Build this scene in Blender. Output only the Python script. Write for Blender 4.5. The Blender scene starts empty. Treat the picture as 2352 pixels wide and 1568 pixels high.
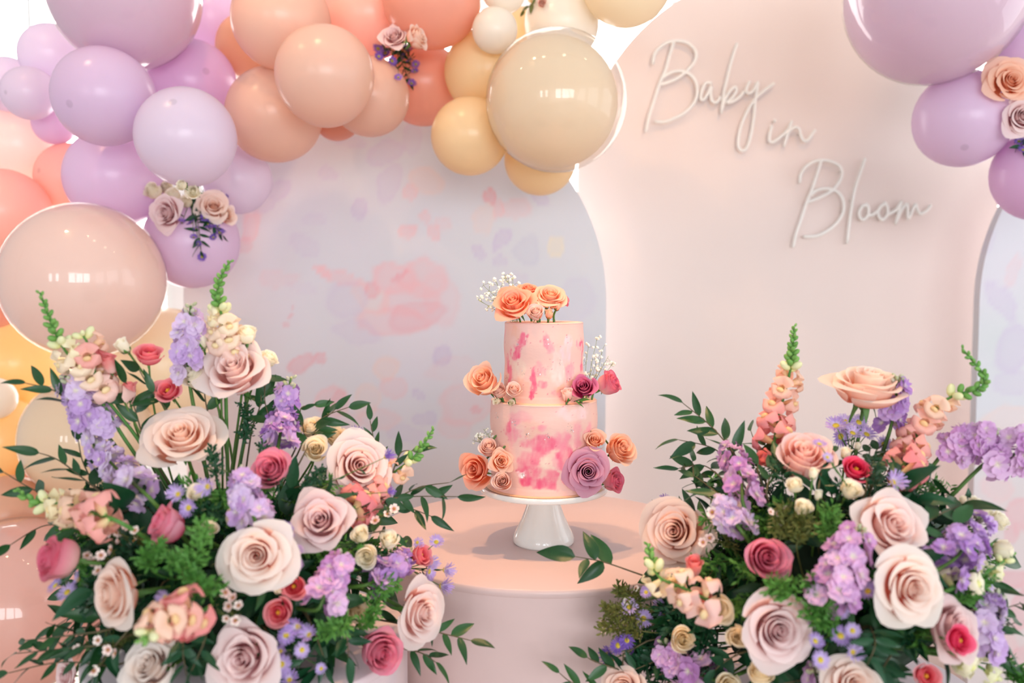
import bpy, math, random
import numpy as np
from mathutils import Vector, Matrix

random.seed(7)
rng = np.random.default_rng(7)
scene = bpy.context.scene
COL = scene.collection
PI = math.pi

# ------------------------------------------------------------------ camera
F = 1960.0                                   # focal length in pixels of the 2352 x 1568 frame
PITCH = math.atan(114.0 / F)
CAMZ = 1.371
cam_d = bpy.data.cameras.new('camera')
cam = bpy.data.objects.new('camera', cam_d)
COL.objects.link(cam)
cam.location = (0, 0, CAMZ)
cam.rotation_euler = (PI / 2 - PITCH, 0, 0)
cam_d.sensor_width = 36
cam_d.lens = 36 * F / 2352
cam_d.clip_start = 0.05
cam_d.dof.use_dof = True
cam_d.dof.focus_distance = 1.56
cam_d.dof.aperture_fstop = 2.4
scene.camera = cam

# ------------------------------------------------------------------ world, exposure
world = bpy.data.worlds.new('world')
scene.world = world
world.use_nodes = True
wb = world.node_tree.nodes['Background']
wb.inputs[0].default_value = (0.91, 0.955, 1.0, 1)
wb.inputs[1].default_value = 0.6
scene.view_settings.view_transform = 'Standard'
scene.view_settings.look = 'None'
scene.view_settings.gamma = 1
scene.view_settings.use_curve_mapping = False
scene.view_settings.exposure = 0.36
scene.cycles.use_denoising = True
scene.cycles.max_bounces = 8
scene.cycles.diffuse_bounces = 5
scene.cycles.glossy_bounces = 2
scene.cycles.transmission_bounces = 4
scene.cycles.transparent_max_bounces = 10
scene.cycles.use_adaptive_sampling = True
scene.cycles.adaptive_threshold = 0.075
scene.cycles.adaptive_min_samples = 16
world.cycles.sampling_method = 'NONE'
scene.cycles.sample_clamp_indirect = 6.0

# ------------------------------------------------------------------ light through the windows of the room
ROOM = dict(x0=-3.6, x1=3.6, y0=-4.2, y1=4.4, z1=3.2)

def area_light(name, loc, target, sx, sy, power, color):
    d = bpy.data.lights.new(name, 'AREA')
    d.shape = 'RECTANGLE'; d.size = sx; d.size_y = sy
    d.energy = power; d.color = color
    o = bpy.data.objects.new(name, d); COL.objects.link(o)
    o.location = loc
    v = Vector(target) - Vector(loc)
    o.rotation_euler = v.to_track_quat('-Z', 'Y').to_euler()
    return o

DAY = (0.90, 0.955, 1.0)
# windows behind the camera (front wall), on the right-hand wall, and behind the arches
FRONT_WIN = [(-2.9, 0.45, 1.15), (-1.9, 0.4, 1.15), (0.15, .9, 1.5), (1.3, 1.0, 1.5), (2.5, 1.1, 1.5)]
for i, (cx, w, h) in enumerate(FRONT_WIN):
    area_light('daylight_front', (cx, ROOM['y0'] + .02, 1.75), (cx, 0, 1.75), w, h, 30 * w * h, DAY)
for i, cy in enumerate((-2.4, -.3, 1.8)):
    area_light('daylight_right', (ROOM['x1'] - .02, cy, 1.75), (0, cy, 1.75), 1.5, 1.7, 14, DAY)
# (the windows behind the arches are bright panes, built with their frames below)

# ------------------------------------------------------------------ helpers
def at(px, py, Y):
    """pixel of the frame -> world point at distance Y in front of the camera"""
    x = (px - 1176) / F
    yu = -(py - 784) / F
    f = Vector((0, math.cos(PITCH), -math.sin(PITCH)))
    u = Vector((0, math.sin(PITCH), math.cos(PITCH)))
    d = f + Vector((1, 0, 0)) * x + u * yu
    d = d * (Y / d.y)
    return Vector((0, 0, CAMZ)) + d

def lin(c):
    out = []
    for v in c[:3]:
        v = v / 255.0
        out.append(v / 12.92 if v <= .04045 else ((v + .055) / 1.055) ** 2.4)
    return tuple(out)

def rgba(c):
    return lin(c) + (1.0,)

def mesh(name, verts, faces, mat=None, uv=None, smooth=True, cols=None):
    me = bpy.data.meshes.new(name)
    me.from_pydata([tuple(v) for v in verts], [], faces)
    if smooth:
        me.polygons.foreach_set('use_smooth', [True] * len(me.polygons))
    if uv is not None:
        l = me.uv_layers.new(name='UVMap')
        vi = np.empty(len(me.loops), dtype=np.int32)
        me.loops.foreach_get('vertex_index', vi)
        l.data.foreach_set('uv', np.asarray(uv, dtype=np.float32)[vi].ravel())
    if cols is not None:
        a = me.color_attributes.new('paint', 'FLOAT_COLOR', 'POINT')
        c = np.ones((len(verts), 4), dtype=np.float32); c[:, :3] = cols
        a.data.foreach_set('color', c.ravel())
    if mat is not None:
        me.materials.append(mat)
    me.update()
    return me

def link(name, me, parent=None, mat=None):
    o = bpy.data.objects.new(name, me)
    COL.objects.link(o)
    if parent is not None:
        o.parent = parent
    if mat is not None:
        if len(me.materials) == 0:
            me.materials.append(mat)
        o.material_slots[0].link = 'OBJECT'
        o.material_slots[0].material = mat
    return o

def tag(o, label=None, cat=None, group=None, kind=None):
    if label: o['label'] = label
    if cat: o['category'] = cat
    if group: o['group'] = group
    if kind: o['kind'] = kind
    return o

def empty(name, loc=(0, 0, 0), label=None, cat=None, group=None):
    o = bpy.data.objects.new(name, None)
    COL.objects.link(o)
    o.location = loc
    o.empty_display_size = .02
    return tag(o, label, cat, group)

def grid(nu, nv, fn, closed_u=False):
    """fn(u, v) -> xyz, u, v in 0..1"""
    vs, uv, fs = [], [], []
    for j in range(nv + 1):
        for i in range(nu + (0 if closed_u else 1)):
            u, v = i / nu, j / nv
            vs.append(fn(u, v)); uv.append((u, v))
    row = nu if closed_u else nu + 1
    for j in range(nv):
        for i in range(nu):
            a = j * row + i
            b = j * row + (i + 1) % row
            fs.append((a, b, b + row, a + row))
    return vs, fs, uv

class MB:
    """collects several surfaces into one mesh"""
    def __init__(s):
        s.v, s.f, s.uv = [], [], []
    def add(s, vs, fs, uv=None):
        n = len(s.v)
        s.v += [tuple(v) for v in vs]
        s.f += [tuple(i + n for i in f) for f in fs]
        s.uv += list(uv) if uv is not None else [(0, 0)] * len(vs)
        return s
    def box(s, a, b):
        x0, y0, z0 = a; x1, y1, z1 = b
        vs = [(x0, y0, z0), (x1, y0, z0), (x1, y1, z0), (x0, y1, z0), (x0, y0, z1), (x1, y0, z1), (x1, y1, z1), (x0, y1, z1)]
        return s.add(vs, [(0, 3, 2, 1), (4, 5, 6, 7), (0, 1, 5, 4), (1, 2, 6, 5), (2, 3, 7, 6), (3, 0, 4, 7)])
    def tube(s, pts, r, n=6, r1=None, cap=True):
        pts = [Vector(p) for p in pts]
        r1 = r if r1 is None else r1
        vs, fs, uv = [], [], []
        up = None
        for k, p in enumerate(pts):
            t = (pts[min(k + 1, len(pts) - 1)] - pts[max(k - 1, 0)])
            if t.length < 1e-9: t = Vector((0, 0, 1))
            t.normalize()
            if up is None:
                up = t.orthogonal().normalized()
            up = (up - t * up.dot(t))
            up = up.normalized() if up.length > 1e-6 else t.orthogonal().normalized()
            w = t.cross(up)
            rr = r + (r1 - r) * k / max(1, len(pts) - 1)
            for i in range(n):
                a = 2 * PI * i / n
                vs.append(p + (up * math.cos(a) + w * math.sin(a)) * rr)
                uv.append((i / n, k / max(1, len(pts) - 1)))
        for k in range(len(pts) - 1):
            for i in range(n):
                j = (i + 1) % n
                fs.append((k * n + i, k * n + j, (k + 1) * n + j, (k + 1) * n + i))
        if cap:
            fs.append(tuple(range(n))[::-1]); fs.append(tuple((len(pts) - 1) * n + i for i in range(n)))
        return s.add(vs, fs, uv)
    def blob(s, c, r, n=8, m=5, sc=(1, 1, 1), v0=0.0):
        c = Vector(c)
        def fn(u, v):
            th = 2 * PI * u; ph = PI * v
            return (c.x + r * sc[0] * math.sin(ph) * math.cos(th), c.y + r * sc[1] * math.sin(ph) * math.sin(th), c.z - r * sc[2] * math.cos(ph))
        vs, fs, uv = grid(n, m, fn, True)
        return s.add(vs, fs, uv)
    def mesh(s, name, mat=None, smooth=True):
        return mesh(name, s.v, s.f, mat, s.uv, smooth)

def lathe(profile, n=48):
    """profile: list of (r, z) from bottom to top"""
    vs, fs, uv = [], [], []
    for k, (r, z) in enumerate(profile):
        for i in range(n):
            a = 2 * PI * i / n
            vs.append((r * math.cos(a), r * math.sin(a), z)); uv.append((i / n, k / (len(profile) - 1)))
    for k in range(len(profile) - 1):
        for i in range(n):
            j = (i + 1) % n
            fs.append((k * n + i, k * n + j, (k + 1) * n + j, (k + 1) * n + i))
    return vs, fs, uv

def smooth_poly(pts, k=5):
    """Catmull-Rom through the points"""
    P = [Vector(p) for p in pts]
    if len(P) < 3:
        return P
    out = []
    for i in range(len(P) - 1):
        p0, p1, p2, p3 = P[max(i - 1, 0)], P[i], P[i + 1], P[min(i + 2, len(P) - 1)]
        for j in range(k):
            t = j / k
            out.append(.5 * ((2 * p1) + (p2 - p0) * t + (2 * p0 - 5 * p1 + 4 * p2 - p3) * t * t + (3 * p1 - p0 - 3 * p2 + p3) * t ** 3))
    out.append(P[-1])
    return out

def vnoise(x, y, seed=0):
    """smooth value noise on numpy arrays"""
    x = np.asarray(x, float); y = np.asarray(y, float)
    xi = np.floor(x).astype(np.int64); yi = np.floor(y).astype(np.int64)
    fx = x - xi; fy = y - yi
    fx = fx * fx * (3 - 2 * fx); fy = fy * fy * (3 - 2 * fy)
    def h(a, b):
        n = (a * 374761393 + b * 668265263 + seed * 974634777) & 0x7fffffff
        n = ((n ^ (n >> 13)) * 1274126177) & 0x7fffffff
        return ((n ^ (n >> 16)) & 0xffff) / 65535.0
    return (h(xi, yi) * (1 - fx) + h(xi + 1, yi) * fx) * (1 - fy) + (h(xi, yi + 1) * (1 - fx) + h(xi + 1, yi + 1) * fx) * fy

def fbm(x, y, seed=0, o=4):
    s = 0; a = .5
    for k in range(o):
        s = s + a * vnoise(x * 2 ** k, y * 2 ** k, seed + k); a *= .5
    return s / (1 - .5 ** o)

# ------------------------------------------------------------------ materials
def new_mat(name):
    m = bpy.data.materials.new(name)
    m.use_nodes = True
    nt = m.node_tree
    return m, nt, nt.nodes['Principled BSDF'], nt.nodes['Material Output']

def mat_plain(name, c, rough=.5, metal=0, spec=.5, noise=0, scale=8, bump=0):
    m, nt, b, out = new_mat(name)
    b.inputs['Base Color'].default_value = rgba(c)
    b.inputs['Roughness'].default_value = rough
    b.inputs['Metallic'].default_value = metal
    b.inputs['Specular IOR Level'].default_value = spec
    if noise or bump:
        tc = nt.nodes.new('ShaderNodeTexCoord')
        n = nt.nodes.new('ShaderNodeTexNoise'); n.inputs['Scale'].default_value = scale; n.inputs['Detail'].default_value = 5
        nt.links.new(tc.outputs['Object'], n.inputs['Vector'])
        if noise:
            mx = nt.nodes.new('ShaderNodeMix'); mx.data_type = 'RGBA'
            mx.inputs[6].default_value = rgba([v * (1 - noise) for v in c]); mx.inputs[7].default_value = rgba([min(255, v * (1 + noise * .6)) for v in c])
            nt.links.new(n.outputs[0], mx.inputs[0]); nt.links.new(mx.outputs[2], b.inputs['Base Color'])
        if bump:
            bp = nt.nodes.new('ShaderNodeBump'); bp.inputs['Strength'].default_value = bump; bp.inputs['Distance'].default_value = .002
            nt.links.new(n.outputs[0], bp.inputs['Height']); nt.links.new(bp.outputs[0], b.inputs['Normal'])
    return m

def mat_paint(name, rough=.6, bump=0, spec=.3):
    """colour from the painted print stored on the mesh"""
    m, nt, b, out = new_mat(name)
    a = nt.nodes.new('ShaderNodeVertexColor'); a.layer_name = 'paint'
    nt.links.new(a.outputs[0], b.inputs['Base Color'])
    b.inputs['Roughness'].default_value = rough
    b.inputs['Specular IOR Level'].default_value = spec
    if bump:
        tc = nt.nodes.new('ShaderNodeTexCoord')
        n = nt.nodes.new('ShaderNodeTexNoise'); n.inputs['Scale'].default_value = 60; n.inputs['Detail'].default_value = 6
        mp = nt.nodes.new('ShaderNodeMapping'); mp.inputs['Scale'].default_value = (1, 1, 2.5)
        nt.links.new(tc.outputs['Object'], mp.inputs[0]); nt.links.new(mp.outputs[0], n.inputs['Vector'])
        bp = nt.nodes.new('ShaderNodeBump'); bp.inputs['Strength'].default_value = bump; bp.inputs['Distance'].default_value = .0015
        nt.links.new(n.outputs[0], bp.inputs['Height']); nt.links.new(bp.outputs[0], b.inputs['Normal'])
    return m

def mat_petal(name, inner, outer, edge=None, edge_amt=0.0, base=None, transl=.46, rough=.55, rng_=(.25, .78)):
    """inner petals -> outer petals by the object's own number, petal foot -> rim along the petal"""
    m, nt, b, out = new_mat(name)
    N, L = nt.nodes, nt.links
    oi = N.new('ShaderNodeObjectInfo')
    sep = N.new('ShaderNodeSeparateColor'); L.new(oi.outputs['Color'], sep.inputs[0])
    mx = N.new('ShaderNodeMix'); mx.data_type = 'RGBA'
    mx.inputs[6].default_value = rgba(inner); mx.inputs[7].default_value = rgba(outer)
    L.new(sep.outputs[0], mx.inputs[0])
    cur = mx.outputs[2]
    uv = N.new('ShaderNodeUVMap')
    sx = N.new('ShaderNodeSeparateXYZ'); L.new(uv.outputs[0], sx.inputs[0])
    if base is not None:
        r = N.new('ShaderNodeMapRange'); r.interpolation_type = 'SMOOTHSTEP'
        r.inputs[1].default_value = rng_[0]; r.inputs[2].default_value = rng_[1]; r.inputs[3].default_value = 1; r.inputs[4].default_value = 0
        L.new(sx.outputs[1], r.inputs[0])
        m2 = N.new('ShaderNodeMix'); m2.data_type = 'RGBA'
        L.new(r.outputs[0], m2.inputs[0]); L.new(cur, m2.inputs[6]); m2.inputs[7].default_value = rgba(base)
        cur = m2.outputs[2]
    if edge is not None:
        r = N.new('ShaderNodeMapRange'); r.interpolation_type = 'SMOOTHSTEP'
        r.inputs[1].default_value = .72; r.inputs[2].default_value = 1; r.inputs[3].default_value = 0; r.inputs[4].default_value = edge_amt
        L.new(sx.outputs[1], r.inputs[0])
        m2 = N.new('ShaderNodeMix'); m2.data_type = 'RGBA'
        L.new(r.outputs[0], m2.inputs[0]); L.new(cur, m2.inputs[6]); m2.inputs[7].default_value = rgba(edge)
        cur = m2.outputs[2]
    L.new(cur, b.inputs['Base Color'])
    b.inputs['Roughness'].default_value = rough
    b.inputs['Specular IOR Level'].default_value = .25
    t = N.new('ShaderNodeBsdfTranslucent'); L.new(cur, t.inputs[0])
    ms = N.new('ShaderNodeMixShader'); ms.inputs[0].default_value = transl
    L.new(b.outputs[0], ms.inputs[1]); L.new(t.outputs[0], ms.inputs[2]); L.new(ms.outputs[0], out.inputs[0])
    return m

def mat_leaf(name, c, c2, rough=.42, transl=.12):
    m, nt, b, out = new_mat(name)
    N, L = nt.nodes, nt.links
    oi = N.new('ShaderNodeObjectInfo')
    tc = N.new('ShaderNodeTexCoord')
    n = N.new('ShaderNodeTexNoise'); n.inputs['Scale'].default_value = 14; n.inputs['Detail'].default_value = 3
    L.new(tc.outputs['Object'], n.inputs['Vector'])
    ad = N.new('ShaderNodeMath'); ad.operation = 'MULTIPLY_ADD'; ad.inputs[1].default_value = .55
    L.new(n.outputs[0], ad.inputs[0])
    mu = N.new('ShaderNodeMath'); mu.operation = 'MULTIPLY'; mu.inputs[1].default_value = .5
    L.new(oi.outputs['Random'], mu.inputs[0]); L.new(mu.outputs[0], ad.inputs[2])
    mx = N.new('ShaderNodeMix'); mx.data_type = 'RGBA'
    mx.inputs[6].default_value = rgba(c); mx.inputs[7].default_value = rgba(c2)
    L.new(ad.outputs[0], mx.inputs[0])
    L.new(mx.outputs[2], b.inputs['Base Color'])
    b.inputs['Roughness'].default_value = rough
    b.inputs['Specular IOR Level'].default_value = .4
    t = N.new('ShaderNodeBsdfTranslucent'); L.new(mx.outputs[2], t.inputs[0])
    ms = N.new('ShaderNodeMixShader'); ms.inputs[0].default_value = transl
    L.new(b.outputs[0], ms.inputs[1]); L.new(t.outputs[0], ms.inputs[2]); L.new(ms.outputs[0], out.inputs[0])
    return m

def mat_balloon(name, c, rough=.25, transl=.38, spot=.32):
    m, nt, b, out = new_mat(name)
    N, L = nt.nodes, nt.links
    uv = N.new('ShaderNodeUVMap'); sx = N.new('ShaderNodeSeparateXYZ'); L.new(uv.outputs[0], sx.inputs[0])
    r = N.new('ShaderNodeMapRange'); r.interpolation_type = 'SMOOTHSTEP'
    r.inputs[1].default_value = .968; r.inputs[2].default_value = .982; r.inputs[3].default_value = 0; r.inputs[4].default_value = spot
    L.new(sx.outputs[1], r.inputs[0])
    mx = N.new('ShaderNodeMix'); mx.data_type = 'RGBA'
    mx.inputs[6].default_value = rgba(c); mx.inputs[7].default_value = rgba([v * .74 for v in c])
    L.new(r.outputs[0], mx.inputs[0]); L.new(mx.outputs[2], b.inputs['Base Color'])
    b.inputs['Roughness'].default_value = rough
    b.inputs['Specular IOR Level'].default_value = .45
    t = N.new('ShaderNodeBsdfTranslucent'); L.new(mx.outputs[2], t.inputs[0])
    ms = N.new('ShaderNodeMixShader'); ms.inputs[0].default_value = transl
    L.new(b.outputs[0], ms.inputs[1]); L.new(t.outputs[0], ms.inputs[2]); L.new(ms.outputs[0], out.inputs[0])
    return m

def mat_clear(name, tint=(250, 246, 242), milky=.10):
    m, nt, b, out = new_mat(name)
    N, L = nt.nodes, nt.links
    N.remove(b)
    tr = N.new('ShaderNodeBsdfTransparent'); tr.inputs[0].default_value = rgba(tint)
    df = N.new('ShaderNodeBsdfDiffuse'); df.inputs[0].default_value = rgba(tint)
    m1 = N.new('ShaderNodeMixShader'); m1.inputs[0].default_value = milky
    L.new(tr.outputs[0], m1.inputs[1]); L.new(df.outputs[0], m1.inputs[2])
    gl = N.new('ShaderNodeBsdfGlossy'); gl.inputs['Roughness'].default_value = .04
    fr = N.new('ShaderNodeFresnel'); fr.inputs[0].default_value = 1.45
    ge = N.new('ShaderNodeNewGeometry')
    io = N.new('ShaderNodeMath'); io.operation = 'MULTIPLY_ADD'; io.inputs[1].default_value = 1 / 1.45 - 1.45; io.inputs[2].default_value = 1.45
    L.new(ge.outputs['Backfacing'], io.inputs[0]); L.new(io.outputs[0], fr.inputs[0])
    m2 = N.new('ShaderNodeMixShader')
    L.new(fr.outputs[0], m2.inputs[0]); L.new(m1.outputs[0], m2.inputs[1]); L.new(gl.outputs[0], m2.inputs[2])
    L.new(m2.outputs[0], out.inputs[0])
    return m

# ================================================================== the room
M_WALL = mat_plain('wall_paint', (236, 232, 230), .7, noise=.02, scale=3)
M_FLOOR = mat_plain('floor_wood', (186, 172, 160), .45, noise=.12, scale=5)
M_FRAME = mat_plain('window_frame_white', (240, 238, 235), .4)
M_PANE, _nt, _b, _o = new_mat('bright_window_pane')
_b.inputs['Base Color'].default_value = (.8, .8, .8, 1); _b.inputs['Emission Color'].default_value = (1, .97, .94, 1); _b.inputs['Emission Strength'].default_value = 5.5
x0, x1, y0, y1, z1 = ROOM['x0'], ROOM['x1'], ROOM['y0'], ROOM['y1'], ROOM['z1']

def struct(name, mb, mat, smooth=False, parent=None):
    o = link(name, mb.mesh(name, mat, smooth), parent)
    if parent is None:
        o['kind'] = 'structure'
    return o

struct('floor', MB().box((x0, y0, -.05), (x1, y1, 0)), M_FLOOR)
wn = [0]
def wall_with_windows(name, axis, pos, thick, lo, hi, wins, panes=False):
    """wins: (centre, width, z0, z1) along the wall; a window_<n> with frame and bars in each opening"""
    mb = MB()
    def bx(a, b, za, zb):
        if axis == 'x': mb.box((a, min(pos, pos + thick), za), (b, max(pos, pos + thick), zb))
        else: mb.box((min(pos, pos + thick), a, za), (max(pos, pos + thick), b, zb))
    cur = lo
    for (c, w, za, zb) in sorted(wins):
        bx(cur, c - w / 2, 0, z1)
        bx(c - w / 2, c + w / 2, 0, za); bx(c - w / 2, c + w / 2, zb, z1)
        cur = c + w / 2
    bx(cur, hi, 0, z1)
    struct(name, mb, M_WALL)
    for (c, w, za, zb) in sorted(wins):
        wn[0] += 1
        root = empty('window_%d' % wn[0], (c, pos, za) if axis == 'x' else (pos, c, za))
        root['kind'] = 'structure'
        def bar(a, b, zc, zd, nm):
            m2 = MB()
            t0, t1 = thick * .2, thick * .8
            t0, t1 = min(t0, t1), max(t0, t1)
            if axis == 'x': m2.box((a, t0, zc), (b, t1, zd))
            else: m2.box((t0, a, zc), (t1, b, zd))
            struct(nm, m2, M_FRAME, parent=root)
        H = zb - za
        bar(-w / 2, -w / 2 + .04, 0, H, 'window_frame'); bar(w / 2 - .04, w / 2, 0, H, 'window_frame')
        bar(-w / 2 + .04, w / 2 - .04, 0, .04, 'window_frame'); bar(-w / 2 + .04, w / 2 - .04, H - .04, H, 'window_frame')
        bar(-.012, .012, .04, H - .04, 'glazing_bar')
        if panes:
            for s0, s1 in ((-w / 2 + .04, -.012), (.012, w / 2 - .04)):
                struct('pane', MB().box((s0, thick * .45, .04), (s1, thick * .55, H - .04)), M_PANE, parent=root)

wall_with_windows('wall_back', 'x', y1, .08, x0, x1, [(c, 1.4, .45, 3.05) for c in (-2.45, -.82, .82, 2.45)], True)
wall_with_windows('wall_front', 'x', y0, -.08, x0, x1, [(c, w, 1.75 - h / 2, 1.75 + h / 2) for c, w, h in FRONT_WIN])
wall_with_windows('wall_right', 'y', x1, .08, y0, y1, [(c, 1.4, .9, 2.6) for c in (-2.4, -.3, 1.8)])

# warm overhead spots, carried by an added lighting bar out of view
M_TRIM = mat_plain('lamp_housing', (40, 40, 42), .4)
M_BULB, _nt, _b, _o = new_mat('lamp_bulb')
_b.inputs['Emission Color'].default_value = (1, .78, .55, 1); _b.inputs['Emission Strength'].default_value = 22
bar = empty('added_light_bar', (0, 1.4, 0), 'added black lighting bar on two upright poles, out of view above the display', 'light stand')
BARZ = 3.05
for s_ in (-1, 1):
    mb = MB(); mb.tube([(s_ * 2.6, 0, .02), (s_ * 2.6, 0, BARZ)], .022, 10); mb.tube([(s_ * 2.6, -.4, .02), (s_ * 2.6, .4, .02)], .02, 8); mb.tube([(s_ * 2.6 - .4, 0, .02), (s_ * 2.6 + .4, 0, .02)], .02, 8)
    link('upright_pole', mb.mesh('upright_pole', M_TRIM), bar)
mb = MB(); mb.tube([(-2.65, 0, BARZ), (2.65, 0, BARZ)], .024, 10)
link('cross_bar', mb.mesh('cross_bar', M_TRIM), bar)
def lamp(x, power, wide, aim):
    e = empty('spot_lamp', (x, 1.4, BARZ), 'small black spot lamp with a warm bulb on the added lighting bar', 'light', 'spot lamps on the added lighting bar')
    v, f, u = lathe([(.050, -.16), (.052, -.15), (.045, -.07), (.03, -.04), (.012, -.02), (.012, 0)], 20)
    link('housing', mesh('housing', v, f, M_TRIM, u), e)
    v, f, u = lathe([(0.001, -.150), (.03, -.148), (.045, -.146)], 16)
    link('bulb', mesh('bulb', v, f, M_BULB, u), e)
    d = bpy.data.lights.new('lamp_beam', 'SPOT')
    d.energy = power; d.color = (1, .55, .25); d.spot_size = math.radians(wide); d.spot_blend = .5; d.shadow_soft_size = .04
    o = bpy.data.objects.new('lamp_beam', d); COL.objects.link(o); o.parent = e; o.location = (0, 0, -.17)
    dv = Vector(aim) - Vector((x, 1.4, BARZ - .1))
    e.rotation_mode = 'QUATERNION'; e.rotation_quaternion = dv.to_track_quat('-Z', 'Y')
for (x, p, w_, aim) in ((-1.3, 12, 70, (-1.0, 2.3, 1.9)), (-.3, 56, 46, (.0, 1.55, .9)), (.3, 56, 46, (.12, 1.55, .9)), (-.6, 16, 60, (-.35, 2.3, 2.1)), (1.0, 20, 52, (.75, 2.92, 2.35))):
    lamp(x, p, w_, aim)

# ================================================================== drum pedestals
M_DRUM = mat_plain('drum_satin', (206, 180, 176), .38, spec=.35, noise=.02, scale=2)
M_DRUM_L = mat_plain('drum_satin_pale', (214, 198, 202), .38, spec=.35, noise=.02, scale=2)
def drum(loc, r, h, label, mat):
    e = empty('drum_pedestal', loc, label, 'pedestal')
    v, f, u = lathe([(r, .0), (r, h - .014)], 96)
    link('drum_side', mesh('drum_side', v, f, mat, u), e)
    v, f, u = lathe([(r, h - .014), (r + .0015, h - .012), (r + .0015, h - .002), (r - .001, h), (r * .6, h), (.001, h)], 96)
    link('drum_top', mesh('drum_top', v, f, mat, u), e)
    return e
TABLE = Vector((.057, 1.655, 0)); TZ = .90
drum(TABLE, .33, TZ, 'blush satin drum pedestal holding the cake stand', M_DRUM)
LZ, RZ = .84, .77
drum((-.40, 1.285, 0), .237, LZ, 'pale lavender drum pedestal under the bouquet beside the balloons', M_DRUM_L)
drum((.50, 1.27, 0), .20, RZ, 'pale drum pedestal under the bouquet before the lettered arch', M_DRUM_L)

# ================================================================== arch panels
def arch_rows(hw, zs, n_low, n_arc):
    rows = [(hw, zs * k / n_low) for k in range(n_low)]
    rows += [(max(.004, hw * math.cos(a)), zs + hw * math.sin(a)) for a in [PI / 2 * k / n_arc for k in range(n_arc + 1)]]
    return rows

def arch_panel(cx, Y, hw, zs, label, mat, paint=None, nc=40, n_low=60, n_arc=40, thick=.035):
    rows = arch_rows(hw, zs, n_low, n_arc)
    vs, fs = [], []
    for (w, z) in rows:
        for i in range(nc + 1):
            vs.append((-w + 2 * w * i / nc, 0, z))
    R = nc + 1
    for j in range(len(rows) - 1):
        for i in range(nc):
            fs.append((j * R + i, j * R + i + 1, (j + 1) * R + i + 1, (j + 1) * R + i))
    nfront = len(vs)
    # rim and back
    out = [(-w, z) for (w, z) in rows] + [(w, z) for (w, z) in rows[::-1]]
    a = len(vs)
    vs += [(x, 0, z) for x, z in out]
    b = len(vs)
    vs += [(x, thick, z) for x, z in out]
    n = len(out)
    for k in range(n):
        k2 = (k + 1) % n
        fs.append((a + k, b + k, b + k2, a + k2))
    fs.append(tuple(b + k for k in range(n)))
    cols = None
    if paint is not None:
        arr = np.array(vs)
        cols = paint(arr[:, 0] + cx, arr[:, 2])
    me = mesh('arch_backdrop', vs, fs, mat, None, False, cols)
    o = link('arch_backdrop', me)
    o.location = (cx, Y, 0)
    # rear prop so that the panel stands on the floor
    mb = MB()
    for s in (-1, 1):
        mb.tube([(s * hw * .6, thick, 1.1), (s * hw * .6, thick + .3, .012), (s * hw * .6, thick, .012)], .012, 6)
    link('rear_prop', mb.mesh('rear_prop', M_FRAME), o)
    tag(o, label, 'backdrop')
    return o

YW, YB = 2.72, 2.92
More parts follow.
